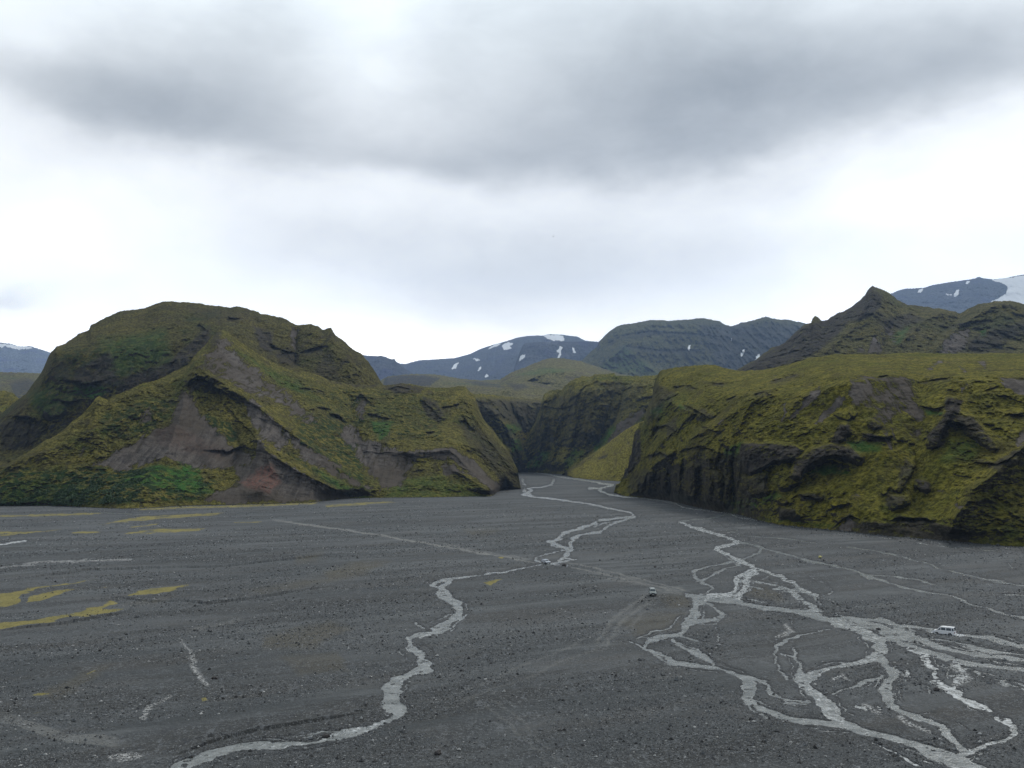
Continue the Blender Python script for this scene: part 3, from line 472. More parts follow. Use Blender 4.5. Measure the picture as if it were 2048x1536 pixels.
hill('hill', 1228, 2330, [(F_base, None),
     ([(1228, 984.6), (1235, 978), (1250, 970), (1300, 930), (1400, 900), (1500, 900), (1600, 910), (1750, 900), (1900, 900), (2048, 900), (2180, 900)], [(1228, 757), (1250, 742), (1300, 674), (1400, 564), (1500, 492), (1600, 460), (1750, 433), (1900, 408), (2048, 392), (2180, 378)]),
     ([(1228, 984.3), (1235, 972), (1250, 955), (1275, 880), (1300, 820), (1400, 800), (1500, 790), (1600, 790), (1700, 762), (1800, 752), (1840, 765), (1900, 760), (2048, 758), (2180, 755)], [(1228, 758), (1250, 752), (1275, 752), (1300, 752), (1400, 650), (1500, 575), (1600, 520), (1700, 500), (1800, 490), (1900, 470), (2048, 452), (2180, 440)]),
     (F_crest, [(1228, 760), (1250, 762), (1280, 790), (1300, 880), (1400, 800), (1500, 735), (1600, 680), (1700, 670), (1800, 660), (1900, 650), (2048, 630), (2180, 620)])],
     olive, step=1.3, rough=3.6, rscale=34, knobs=1.9, kscale=8.5, jag=0.8, seed=16, gullies=2.6, smooth=10, famp=2.0, crag=2.6,
     feats=[('ridge', [(1500, 795), (1440, 845), (1390, 872), (1340, 905), (1290, 945)], 11, 16, 22), ('ridge', [(1400, 800), (1370, 840), (1340, 870), (1310, 900)], 8, 14), ('ridge', [(1450, 820), (1400, 850), (1350, 900)], -7, 14), ('ridge', [(1330, 800), (1370, 820), (1420, 838)], 6, 12),
            ('ridge', [(1560, 770), (1500, 805), (1480, 850)], 7, 14), ('ledge', [(1540, 765), (1565, 755), (1600, 745)], 5, 6), ('ledge', [(1505, 790), (1530, 783), (1545, 792)], 6, 6), ('ledge', [(1425, 765), (1450, 768)], 4, 4), ('ledge', [(1450, 800), (1475, 790)], 4, 4),
            ('face', [(1483, 888), (1530, 884), (1592, 888), (1604, 902), (1592, 920), (1548, 925), (1528, 936), (1505, 948), (1490, 940), (1484, 915)], 7, 4), ('face', [(1485, 955), (1530, 950), (1535, 985), (1500, 995), (1484, 980)], 6, 5),
            ('knob', [(1592, 948), (1602, 925), (1625, 908), (1660, 900), (1700, 905), (1714, 915)], 8, 12), ('face', [(1612, 940), (1650, 925), (1690, 932), (1700, 950), (1650, 975), (1610, 970)], -5, 8), ('ledge', [(1625, 930), (1660, 922), (1685, 930)], 8, 6),
            ('knob', [(1570, 970), (1590, 958)], 6, 12), ('knob', [(1680, 872), (1690, 855)], 8, 11), ('knob', [(1678, 830), (1695, 832)], 4, 8), ('knob', [(1704, 822), (1708, 828)], 6, 8), ('knob', [(1742, 845), (1755, 850)], 6, 8), ('ledge', [(1722, 868), (1745, 874), (1780, 877)], 9, 7),
            ('knob', [(1903, 805), (1892, 830), (1878, 858), (1865, 885)], 9, 12), ('ledge', [(1848, 812), (1868, 818), (1888, 812)], 9, 6), ('knob', [(1905, 830), (1935, 838), (1955, 862), (1985, 885)], 7, 15), ('ledge', [(1960, 922), (1995, 928), (2020, 918), (2050, 895)], 9, 8), ('ledge', [(1900, 850), (1925, 845), (1940, 860)], 8, 8),
            ('ridge', [(2060, 890), (1990, 945), (1945, 980), (1910, 1040), (1900, 1070)], 12, 18, 34), ('ledge', [(1780, 1042), (1800, 1034), (1850, 1034), (1870, 1044)], 7, 6), ('ledge', [(1660, 1058), (1700, 1030), (1720, 1040)], 4, 5), ('ledge', [(1755, 753), (1790, 751)], 4, 4), ('ledge', [(1840, 765), (1870, 758), (1900, 755)], 6, 5), ('ledge', [(2020, 830), (2048, 828)], 9, 8), ('ledge', [(1965, 782), (1995, 775)], 5, 5),
            ('knob', [(1820, 928), (1808, 955), (1795, 975)], 5, 9), ('knob', [(1838, 968), (1852, 972)], 7, 10), ('knob', [(1775, 975), (1768, 985)], 5, 5), ('knob', [(1790, 995), (1810, 1000), (1785, 1012)], 6, 9), ('knob', [(1570, 1025), (1590, 1028)], 6, 10), ('knob', [(1560, 1000), (1568, 1003)], 5, 7), ('ledge', [(1602, 990), (1640, 997)], 7, 6), ('knob', [(1670, 1005), (1690, 1003)], 4, 8),
            ('knob', [(1385, 940), (1382, 985)], 8, 12), ('knob', [(1430, 960), (1428, 1010)], 9, 16), ('knob', [(1355, 930), (1352, 975)], 6, 8), ('knob', [(1268, 870), (1270, 900), (1260, 935)], 5, 8), ('ridge', [(1465, 905), (1470, 1015)], -9, 12), ('knob', [(1392, 1000), (1378, 1000)], 4, 10), ('ridge', [(1300, 770), (1325, 830), (1300, 890)], -7, 10), ('ridge', [(1355, 745), (1342, 800), (1310, 850)], 6, 12), ('ledge', [(1345, 775), (1375, 770), (1395, 778)], 6, 6), ('ledge', [(1318, 802), (1345, 795)], 7, 6), ('ledge', [(1370, 810), (1395, 822), (1420, 838)], 9, 7), ('ledge', [(1400, 852), (1440, 868)], 7, 6), ('ledge', [(1300, 862), (1330, 850), (1350, 862)], 8, 7), ('ledge', [(1360, 902), (1400, 893), (1440, 907)], 9, 8), ('knob', [(1370, 872), (1392, 862)], 6, 10), ('knob', [(1330, 880), (1340, 902)], 6, 10), ('knob', [(1450, 880), (1462, 890)], 6, 10), ('knob', [(1285, 960), (1300, 950)], 6, 10), ('ledge', [(1290, 915), (1320, 905), (1345, 915)], 8, 7), ('ridge', [(1840, 760), (1830, 900), (1830, 1030)], -6, 40), ('ridge', [(1700, 760), (1600, 800), (1520, 860)], 6, 30)],
     pill=[([(1330, 935), (1400, 895), (1490, 900), (1500, 1015), (1480, 1025), (1380, 1005), (1260, 990), (1290, 950)], 7, 7)],
     masks=[('scree', [(1700, 757), (1740, 752), (1815, 753), (1830, 775), (1835, 805), (1855, 830), (1852, 860), (1840, 885), (1828, 870), (1838, 845), (1815, 828), (1790, 832), (1775, 850), (1786, 895), (1778, 908), (1768, 860), (1745, 825), (1715, 815), (1690, 810), (1700, 780)], 0.62, 5),
            ('scree', [(1640, 768), (1618, 790), (1598, 812), (1580, 838), (1590, 832), (1618, 810), (1645, 785)], 0.85, 3), ('scree', [(1692, 788), (1668, 805), (1648, 825), (1630, 848), (1645, 842), (1672, 820), (1697, 800)], 0.9, 3), ('scree', [(1562, 808), (1570, 828), (1554, 858), (1564, 850), (1573, 825), (1570, 806)], 0.85, 3), ('scree', [(1590, 790), (1560, 800), (1540, 812), (1560, 806), (1600, 786)], 0.6, 3),
            ('scree', [(1998, 755), (2060, 757), (2060, 800), (2022, 778)], 0.9, 4), ('scree', [(1920, 765), (1940, 765), (1925, 784)], 0.7, 3), ('scree', [(1880, 718), (1848, 744), (1860, 742), (1884, 722)], 0.7, 2), ('scree', [(1915, 730), (1937, 752), (1925, 733)], 0.7, 2), ('scree', [(1956, 724), (1972, 722), (1970, 737)], 0.9, 2), ('scree', [(2030, 880), (2050, 850), (2060, 880), (2035, 895)], 0.8, 3),
            ('scree', [(1675, 1062), (1700, 1035), (1712, 1042), (1700, 1062)], 0.8, 3), ('scree', [(1760, 820), (1800, 815), (1835, 850), (1820, 860), (1795, 880), (1775, 860)], 0.35, 4), ('scree', [(1905, 1005), (1925, 1010), (1920, 1020), (1908, 1015)], 0.7, 2),
            ('rock', [(1655, 1066), (1700, 1042), (1780, 1044), (1800, 1037), (1850, 1038), (1880, 1048), (1930, 1058), (1945, 1092), (1850, 1085), (1750, 1075)], 1, 3), ('rock', [(1484, 890), (1530, 888), (1590, 890), (1602, 902), (1590, 920), (1546, 926), (1526, 938), (1505, 950), (1490, 942), (1483, 915)], 1.3, 2),
            ('rock', [(1580, 955), (1592, 920), (1625, 896), (1665, 890), (1705, 895), (1722, 915), (1700, 925), (1660, 915), (1625, 925), (1600, 955)], 1.1, 3), ('rock', [(1488, 955), (1530, 950), (1535, 985), (1500, 998), (1484, 980)], 0.8, 3), ('rock', [(1665, 885), (1680, 848), (1700, 848), (1703, 870), (1680, 890)], 1.1, 3), ('rock', [(1725, 866), (1785, 872), (1780, 884), (1725, 880)], 1.2, 2), ('rock', [(1740, 840), (1760, 845), (1765, 857), (1742, 856)], 1, 2),
            ('rock', [(1895, 795), (1925, 800), (1905, 850), (1880, 895), (1855, 898), (1860, 870), (1885, 830)], 1.1, 3), ('rock', [(1905, 825), (1945, 832), (1975, 870), (1995, 895), (1960, 890), (1920, 855)], 1, 4), ('rock', [(1950, 918), (1990, 922), (2050, 890), (2060, 905), (2000, 945), (1985, 935)], 1, 4), ('rock', [(1930, 975), (1990, 940), (2060, 930), (2060, 1095), (1930, 1080), (1905, 1050)], 0.22, 10),
            ('rock', [(1810, 915), (1828, 930), (1818, 960), (1790, 985), (1800, 950)], 0.8, 3), ('rock', [(1832, 958), (1858, 965), (1860, 985), (1838, 980)], 1.1, 2), ('rock', [(1775, 985), (1815, 995), (1800, 1015), (1765, 1010)], 0.9, 4), ('rock', [(1255, 985), (1262, 945), (1290, 938), (1340, 948), (1400, 915), (1480, 902), (1492, 950), (1500, 1010), (1478, 1030), (1380, 1010)], 0.72, 8), ('rock', [(1266, 862), (1280, 858), (1282, 920), (1250, 955), (1240, 955), (1258, 915)], 1.2, 3), ('rock', [(1300, 760), (1330, 775), (1360, 790), (1330, 800), (1318, 835), (1298, 850), (1288, 830)], 0.7, 5), ('rock', [(1555, 1015), (1595, 1020), (1590, 1040), (1560, 1040)], 1, 3), ('rock', [(1600, 985), (1645, 990), (1645, 1000), (1605, 1000)], 1, 3), ('rock', [(1830, 745), (1840, 752), (1870, 752), (1860, 760)], 0.4, 3), ('rock', [(1330, 850), (1350, 830), (1355, 860), (1335, 880)], 0.8, 4), ('rock', [(1400, 815), (1440, 835), (1420, 840), (1395, 825)], 0.8, 4),
            ('green', [(1612, 945), (1640, 925), (1690, 930), (1702, 950), (1650, 950)], 0.6, 4), ('green', [(1695, 885), (1770, 880), (1760, 905), (1715, 905)], 0.7, 4), ('green', [(1450, 895), (1485, 882), (1480, 920), (1450, 920)], 0.7, 5), ('green', [(1485, 1000), (1550, 985), (1560, 995), (1500, 1020)], 0.6, 4), ('green', [(1448, 1000), (1490, 1000), (1490, 1025), (1455, 1025)], 0.9, 3), ('green', [(1300, 820), (1325, 805), (1325, 825), (1305, 835)], 0.8, 3), ('green', [(1370, 815), (1350, 820), (1360, 808)], 0.7, 3), ('green', [(1890, 880), (1960, 880), (1950, 920), (1880, 920)], 0.35, 10), ('green', [(1700, 1056), (1480, 1036), (1560, 1040), (1680, 1050)], 0.5, 4), ('green', [(1850, 820), (1885, 822), (1880, 830), (1855, 828)], 0.9, 3), ('green', [(1348, 985), (1385, 995), (1380, 1005), (1340, 1000)], 0.7, 4),
            ('scrub', [(1900, 1040), (1990, 950), (2330, 900), (2330, 1100), (1930, 1090)], 0.3, 12), ('smooth', [(1600, 722), (1700, 712), (2160, 710), (2160, 745), (1830, 750), (1700, 748), (1600, 745)]), ('smooth', [(1690, 890), (1900, 885), (1915, 1035), (1690, 1030)]), ('smooth', [(1700, 755), (1900, 755), (1870, 810), (1840, 890), (1770, 850), (1640, 850), (1590, 830)]), ('smooth', [(1610, 930), (1700, 930), (1700, 980), (1600, 980)])])  # scrub mask here simply darkens the lower right slope in patches

# ------------------------------------------------------------------ the river plain
def Z3(pts, w=None):   # traced in the right-hand crop
    return [(1240+x*.3945, 940+y*.3945) for x, y in pts]
def Z2(pts):
    return [(650+x*.3946, 930+y*.3946) for x, y in pts]
def Z1(pts):
    return [(x*.349, 1000+y*.349) for x, y in pts]
S = []   # (points, width px start, width px end, foam, shallow)
def st(pts, w0, w1, foam=0.25, sh=0.0): S.append((pts, w0*.3945, w1*.3945, foam, sh))
st(Z3([(0,135),(120,143),(200,155),(280,170),(320,190),(430,205),(560,222),(600,240),(700,255),(900,285),(1070,300)]), 6, 5, .7)
st(Z3([(560,222),(480,240),(380,252),(305,262)]), 10, 12, .4)
st(Z3([(305,262),(360,285),(420,305),(500,325),(570,350),(600,365),(560,378),(500,390),(490,400),(540,425),(580,445),(610,462),(660,480),(690,500),(640,520),(600,545),(590,570),(580,610),(560,630),(480,640),(400,650)]), 14, 28, .75)
st(Z3([(600,365),(680,378),(720,395),(700,425),(640,445),(610,462)]), 14, 9, .3)
st(Z3([(720,395),(850,430),(940,455),(1060,480),(1150,500),(1240,530),(1330,560),(1420,590),(1560,620),(1650,630),(1720,660),(1800,690),(1900,715),(2010,735),(2090,750)]), 11, 10, .3)
st(Z3([(1230,530),(1270,545)]), 20, 20, .2)
st(Z3([(1240,530),(1380,540),(1500,555),(1600,580),(1700,600),(1800,615)]), 7, 5, .2)
st(Z3([(1890,628),(1960,632),(2090,642)]), 5, 7, .2)
st(Z3([(600,330),(760,340),(900,355),(990,370)]), 2.5, 3.5, .4)
st(Z3([(1150,390),(1300,410),(1440,440),(1540,465),(1620,500),(1700,520),(1850,550),(2090,590)]), 3, 8, .3)
st(Z3([(1200,330),(1300,338),(1400,350)]), 3, 4, .5); st(Z3([(1610,385),(1750,395),(1925,415)]), 4, 4, .5); st(Z3([(1510,368),(1560,375)]), 7, 7, .6); st(Z3([(1960,475),(1990,500)]), 4, 4, .2)
st(Z3([(600,460),(520,475),(430,495),(370,520),(385,545),(420,570),(470,595),(440,625)]), 10, 12, .3)
st(Z3([(640,470),(560,490),(500,515),(440,545),(390,560)]), 10, 10, .3)
st(Z3([(470,260),(530,290),(590,300),(600,320),(560,315)]), 4, 6, .2)
st(Z3([(700,500),(760,525),(830,545),(880,560),(890,590),(930,610),(1000,640)]), 20, 18, .7, .5)
st(Z3([(640,560),(740,575),(820,600),(870,610),(900,650),(960,690),(1000,720)]), 26, 40, .6, .5)
st(Z3([(690,500),(640,560),(620,610),(600,650)]), 34, 34, .75, .4)
st(Z3([(870,590),(940,620),(980,640),(1010,680)]), 16, 16, .4, .6)
st(Z3([(960,540),(1050,580),(1080,620),(1010,650)]), 5, 8, .1, .6)
st(Z3([(340,635),(440,645),(560,660),(660,680),(760,700),(860,715),(960,735),(1080,760)]), 22, 40, .3)
st(Z3([(1080,760),(1180,790),(1250,830),(1310,870),(1330,930)]), 50, 62, .6)
st(Z3([(1330,930),(1290,950),(1200,975),(1100,995),(1000,1025),(940,1060),(930,1090),(970,1130),(1040,1180),(1070,1230),(1130,1275)]), 56, 50, .65)
st(Z3([(1130,1275),(1220,1315),(1350,1345),(1480,1380),(1580,1420),(1680,1460),(1770,1511),(1850,1570)]), 46, 95, .5)
st(Z3([(1080,760),(1180,750),(1300,765),(1400,790),(1500,800),(1600,815),(1700,835),(1850,855),(2090,900)]), 42, 34, .3)
st(Z3([(1180,770),(1300,790),(1400,830),(1460,850)]), 60, 50, .25)
st(Z3([(1300,800),(1400,870),(1520,920),(1650,950),(1800,985),(1900,1000),(2090,1020)]), 50, 22, .3, .25)
st(Z3([(1380,800),(1500,850),(1620,900),(1750,925),(1900,945),(2090,965)]), 40, 24, .3, .25)
st(Z3([(1560,850),(1700,870),(1850,910),(2090,945)]), 12, 24, .25, .3)
st(Z3([(1840,835),(1900,850),(2000,880),(2090,905)]), 8, 22, .2)
st(Z3([(1640,940),(1740,1000),(1850,1055),(1950,1085),(2090,1115)]), 24, 7, .4, .6)
st(Z3([(1460,910),(1540,950),(1590,1000),(1590,1060),(1620,1090),(1700,1120),(1780,1180),(1880,1230),(1950,1270),(1990,1300)]), 34, 60, .85, .45)
st(Z3([(1990,1300),(2000,1340),(1950,1365),(1870,1390),(1770,1435),(1700,1470)]), 66, 40, .7, .3)
st(Z3([(1690,960),(1770,1040),(1700,1060),(1690,1110)]), 46, 30, .8, .75)
st(Z3([(400,650),(390,700),(370,760),(310,820),(200,850),(140,885),(130,905)]), 50, 34, .35)
st(Z3([(130,905),(180,935),(280,975),(400,995),(500,1010),(600,1045),(650,1100),(650,1160),(700,1210),(800,1240),(900,1265),(1000,1275),(1130,1285)]), 34, 24, .4)
st(Z3([(640,1080),(650,1170)]), 60, 64, .3, .1)
st(Z3([(60,870),(90,885),(130,900)]), 14, 20, .2)
st(Z3([(600,1045),(680,1065),(730,1090),(770,1140),(860,1180),(960,1180)]), 30, 14, .2, .3)
st(Z3([(270,860),(330,905),(420,940),(480,995)]), 14, 30, .2, .2)
st(Z3([(320,840),(390,870),(440,880)]), 14, 3, .1, .3)
st(Z3([(430,670),(480,700),(520,740),(480,760),(400,765)]), 26, 14, .2, .4)
st(Z3([(465,775),(490,840),(490,900),(460,925)]), 7, 9, .5, .6)
st(Z3([(1060,800),(960,830),(870,855),(800,885),(785,930),(800,1000),(850,1060)]), 12, 14, .2)
st(Z3([(820,930),(880,950),(900,1000),(925,1050)]), 10, 34, .4, .5)
st(Z3([(885,890),(895,950)]), 6, 14, .3, .3)
st(Z3([(870,770),(890,810),(840,840),(800,860)]), 8, 6, .3, .7)
st(Z3([(1330,930),(1345,1000),(1385,1040),(1350,1110),(1345,1170)]), 60, 60, .35, .2)
st(Z3([(1345,1170),(1400,1215),(1480,1245),(1570,1275),(1640,1320),(1690,1370),(1750,1430),(1720,1470)]), 62, 50, .45, .2)
st(Z3([(1330,1040),(1220,1080),(1130,1120),(1070,1145)]), 26, 12, .2)
st(Z3([(1010,990),(1080,970),(1180,965)]), 5, 5, .2)
st(Z3([(1390,1000),(1430,1010),(1450,1050)]), 26, 20, .7, .7)
st(Z3([(1190,1210),(1260,1230),(1310,1210)]), 16, 20, .7, .8)
st(Z3([(1420,1250),(1500,1290),(1570,1330)]), 20, 14, .7, .8)
st(Z3([(920,1290),(1000,1305),(1150,1320)]), 7, 10, .5, .5); st(Z3([(1250,1370),(1330,1400),(1420,1450),(1520,1520)]), 8, 14, .9, .5); st(Z3([(1540,1478),(1590,1492)]), 10, 8, .9, .3)
st(Z3([(1420,900),(1470,910),(1540,950)]), 14, 26, .7, .7)
st(Z3([(1080,1060),(1110,1040),(1150,1050),(1140,1080)]), 8, 8, .6, .7)
# middle stream
st(Z2([(1000,75),(1005,95),(1020,105)]), 14, 6, .6, .6); st(Z2([(1160,72),(1150,100),(1100,112),(1030,118)]), 9, 4, .6)
st(Z2([(1030,118),(1050,128),(1000,150),(1050,160),(1130,168),(1250,185),(1350,198),(1470,225),(1550,240),(1570,262)]), 7, 9, .6)
st(Z2([(1010,130),(1040,150)]), 22, 14, .6, .5)
st(Z2([(1570,262),(1500,268),(1400,280),(1350,300),(1290,322),(1210,345),(1190,372),(1140,388),(1180,405),(1240,425),(1230,450),(1210,470),(1250,485)]), 12, 20, .45)
st(Z2([(1570,265),(1500,285),(1440,305),(1400,340),(1300,355),(1255,375),(1240,400),(1255,430),(1215,465),(1180,495),(1120,502)]), 5, 22, .4)
st(Z2([(1240,425),(1150,445),(1080,465),(1060,480),(1100,495)]), 5, 7, .2)
st(Z2([(1265,480),(1180,497),(1130,502)]), 8, 8, .3)
st(Z2([(1130,502),(1180,508),(1230,512)]), 10, 6, .2)
st(Z2([(1130,500),(1050,510),(970,525),(900,543),(800,555),(700,565),(640,575),(560,590),(540,605),(580,622)]), 11, 12, .5)
st(Z2([(640,575),(600,610),(590,650)]), 16, 40, .45)
st(Z2([(590,650),(640,690),(680,720),(690,745),(650,790),(600,825),(560,845)]), 42, 40, .35)
st(Z2([(590,825),(540,845),(480,862),(420,885),(410,920),(470,960),(500,1000),(500,1040)]), 20, 66, .5)
st(Z2([(560,850),(480,880)]), 18, 22, .7, .5)
st(Z2([(500,1030),(440,1060),(380,1080),(350,1130),(345,1190),(365,1240),(360,1280),(320,1305)]), 60, 60, .5)
st(Z2([(345,1150),(345,1230)]), 90, 80, .2)
st(Z2([(320,1305),(200,1335),(100,1355),(0,1385),(-100,1405),(-220,1425)]), 34, 44, .7)
st([(700, 1466), (640, 1480), (560, 1489), (488, 1491)], 46, 56, .5)
st(Z1([(1400,1405),(1300,1430),(1150,1480),(1050,1530),(950,1600)]), 60, 110, .4, .1)
st(Z2([(450,800),(500,832)]), 10, 10, .1)
st(Z2([(985,30),(1100,42),(1200,62),(1300,75),(1390,90)]), 4, 6, .7)
st(Z2([(1390,92),(1460,100),(1420,112),(1390,118)]), 10, 8, .7); st(Z2([(1340,118),(1400,120),(1390,130),(1440,150),(1520,158),(1640,170),(1774,190)]), 12, 5, .7)
st(Z1([(-60,268),(0,255),(80,243),(150,233)]), 14, 8, .8)
st(Z1([(760,80),(600,75),(500,72)]), 3, 2, .1)

SRND = random.Random(5)
for pts, w0, w1, foam, sh in list(S):      # side threads that leave and rejoin the main channels
    wm_ = (w0+w1)/2
    if wm_ < 5.5 or len(pts) < 4: continue
    for sgn in (1, -1):
        for rp in range(1 if wm_ < 10 else 2):
            i0 = SRND.randrange(0, len(pts)-2); i1 = min(len(pts), i0+SRND.randint(2, 4))
            off = sgn*wm_*SRND.uniform(0.75, 1.9); q = []
            for i in range(i0, i1):
                a_, b_ = pts[max(i-1, 0)], pts[min(i+1, len(pts)-1)]
                dx, dy = b_[0]-a_[0], b_[1]-a_[1]; l_ = math.hypot(dx, dy) or 1
                e_ = 0.0 if (i == i0 and rp == 0) else 1.0
                q.append((pts[i][0]-dy/l_*off*e_, pts[i][1]+dx/l_*off*0.6*e_))
            if len(q) > 1: S.append((q, SRND.uniform(1.6, 3.6), SRND.uniform(1.2, 2.6), 0.35, 0.42))
u_in = np.arange(-34, 2084, 1.5); az_in = np.arctan((u_in-CX)/F/cp)
az_r = np.concatenate([np.linspace(az_in[-1], math.pi, 44)[1:]])
az_l = np.concatenate([np.linspace(-math.pi, az_in[0], 44)[1:-1]])
AZ = np.concatenate([az_l, az_in, az_r])
v_in = np.concatenate([np.arange(1552, 1120, -0.85), np.arange(1120, 938, -0.5)])
rh = gy(v_in)
RH = np.concatenate([[2, 20, 45, 70, 90, 105], rh, np.geomspace(rh[-1], 14000, 22)[1:]])
RH = np.unique(RH)
AZg, RHg = np.meshgrid(AZ, RH)
GX = RHg*np.sin(AZg); GYy = RHg*np.cos(AZg)
PU, PV = project(GX, GYy, 0*GX)
front = (GYy > 60)
PU = np.where(front, PU, -9e3); PV = np.where(front, PV, 9e3)
c0 = len(az_l); c1 = c0+len(az_in)
print('ground grid', GX.shape)
SD = np.full(GX.shape, 60.0); FO = np.zeros(GX.shape); SH = np.zeros(GX.shape)
dn1 = fbm(GX, GYy, 0*GX, 1.6, 4, 0.7); dn2 = fbm(GX, GYy, 0*GX+5, 9.0, 3, 0.55)
amp = np.clip(900/np.maximum(RHg, 1), 0.9, 6.5)
dn3 = fbm(GX, GYy, 0*GX+7, 26.0, 3, 0.55)
WU = PU+amp*(1.5*dn1+3.2*dn2+1.5*dn3); WV = PV+amp*0.6*(1.3*fbm(GX, GYy, 0*GX+9, 2.5, 3, 0.6)+2.6*fbm(GX, GYy, 0*GX+14, 10, 2))
WM = 1+1.5*fbm(GX, GYy, 0*GX+17, 13.0, 3, 0.6)
def seg_field(a, b, w0, w1, foam, sh):
    m = max(w0, w1)+14
    ulo, uhi = min(a[0], b[0])-m-8, max(a[0], b[0])+m+8
    vlo, vhi = min(a[1], b[1])-m, max(a[1], b[1])+m
    j0 = c0+np.searchsorted(u_in, ulo); j1 = c0+np.searchsorted(u_in, uhi)
    if j1 <= j0: return
    r1 = np.searchsorted(RH, gy(max(vlo, 936.0))*1.3); r0 = np.searchsorted(RH, gy(vhi)*0.98)
    s = (slice(r0, r1), slice(max(0, j0-3), j1+3))
    asp = 1.45
    u = WU[s]; v = WV[s]
    ex, ey = b[0]-a[0], (b[1]-a[1])*asp; l2 = ex*ex+ey*ey+1e-9
    px, py = u-a[0], (v-a[1])*asp
    t = np.clip((px*ex+py*ey)/l2, 0, 1)
    wl = w0+(w1-w0)*t
    d = np.hypot(px-t*ex, py-t*ey)-0.5*wl*np.clip(WM[s], 0.5, 1.7)-0.25-0.55*sstep(230, 480, RHg[s])
    cur = SD[s]; m2 = d < cur
    SD[s] = np.where(m2, d, cur)
    FO[s] = np.where(m2 & (d < 3), foam, FO[s]); SH[s] = np.where(m2, sh, SH[s])
for pts, w0, w1, foam, sh in S:
    n = len(pts)-1
    for i in range(n):
        seg_field(pts[i], pts[i+1], w0+(w1-w0)*i/n, w0+(w1-w0)*(i+1)/n, foam, sh)

und = fbm(GX, GYy, 0*GX, 45, 3, 0.5, off=2)*0.55
stk = fbm(GX*0.35+GYy*0.25, GYy*0.8-GX*0.9, 0*GX, 7, 4, 0.55, off=4)
base = 0.10+und*0.35+stk*0.20
fade = np.clip(1.3-RHg/900, 0.15, 1)
base = np.maximum(base*np.clip(0.35+SD/40, 0.35, 1), 0.0)+0.02+0.09*np.maximum(fbm(GX, GYy, 0*GX, 0.9, 3, 0.6, off=8), -0.2)*fade
# low terrace scarps
def scarp(pts, h, w):
    d, pr, sd = polydist(PU[:, c0:c1]+14*dn2[:, c0:c1], PV[:, c0:c1]+9*dn3[:, c0:c1]+3*dn1[:, c0:c1], pts, 1.6)
    e = np.clip(1.15-np.abs(pr*2-1)**4, 0, 1)
    base[:, c0:c1] += np.where(sd < 0, h*np.exp(-(d/w)**2)*e, -h*0.5*np.exp(-(d/(w*0.6))**2)*e)
scarp(Z1([(1000, 1470), (1250, 1375), (1500, 1310), (1800, 1260), (2050, 1225)]), 0.32, 10)
scarp(Z1([(0, 765), (300, 715), (620, 655), (800, 610)]), 0.4, 7)
scarp(Z1([(0, 470), (500, 410), (1200, 390), (2006, 300)]), 0.5, 5)
scarp(Z1([(600, 560), (1200, 600), (2006, 480)]), 0.4, 5)
sh_n = fbm(GX, GYy, 0*GX+3, 1.3, 3, 0.6, off=12)
SHe = np.maximum(SH, 0.14+0.24*sstep(-2, -6, SD))
bed = -0.20+SHe*0.20+0.16*dn1+0.62*SHe*(0.6*sh_n+0.8*fbm(GX, GYy, 0*GX+23, 4.5, 3, 0.6))
bank = 1-sstep(-1.2, 1.2, SD)
GZ = base+(bed-base)*bank
GZ = np.where(RHg > 1500, np.minimum(GZ, 0.3), GZ)
GZ[RHg < 100] = 0.0
SP = fbm(GX, GYy, 0*GX, 0.8, 2, 0.7, off=31)
# masks
def blank(): return np.zeros(GX.shape)
moss, track, pale, brown = blank(), blank(), blank(), blank()
sl = (slice(None), slice(c0, c1))
mU, mV = PU[sl]+6*dn2[sl]*amp[sl]*0.8, PV[sl]+2.2*dn2[sl]*amp[sl]*0.6+1.0*dn1[sl]
mossp = [Z1(p) for p in [
 [(-60,540),(0,530),(100,515),(300,485),(550,450),(540,462),(440,485),(280,505),(130,545),(110,600),(0,620),(-60,625)], [(140,600),(160,560),(240,530),(420,505),(430,515),(330,555),(230,585)],
 [(530,520),(600,498),(680,490),(600,510)], [(700,558),(790,520),(900,505),(1130,478),(1050,510),(870,545)], [(-60,705),(0,700),(200,680),(450,635),(650,575),(670,590),(580,620),(760,620),(620,655),(400,680),(200,730),(0,760),(-60,765)],
 [(180,1135),(230,1108),(330,1105),(250,1135)], [(190,1225),(260,1205),(270,1215),(200,1235)], [(480,1000),(540,975),(580,980),(500,1008)], [(1145,1165),(1170,1135),(1210,1135),(1200,1155)],
 [(-60,182),(0,180),(250,176),(600,133),(800,93),(1300,68),(1250,90),(850,120),(500,150),(250,187),(0,212),(-60,212)], [(380,195),(480,180),(600,180),(500,195)], [(690,162),(850,138),(990,123),(850,155),(700,167)], [(640,197),(900,165),(1260,160),(1100,185),(850,197)],
 [(1330,127),(1500,118),(1480,130),(1350,134)], [(-60,88),(0,86),(350,76),(700,66),(500,90),(0,102),(-60,104)], [(220,256),(285,245),(290,252),(240,260)], [(700,66),(1000,55),(1400,45),(1800,30),(1850,10),(1500,22),(900,40)]]]
mossp += [[(965,1168),(990,1158),(1013,1157),(985,1174)], [(992,1118),(998,1112),(1009,1112),(1005,1119)], [(650,1009),(749,1003),(828,1003),(768,1008),(650,1016)], [(1636, 1115), (1640, 1110), (1645, 1112), (1641, 1116)]]
for i, p in enumerate(mossp):
    q = polymask(mU, mV, p, 2.0 if i in (9, 10, 11, 12, 13, 14, 16, 19, 20) else 5.0)*(0.8 if i in (9, 11, 12, 14, 16, 19) else 0.95)
    moss[sl] = np.maximum(moss[sl], q)
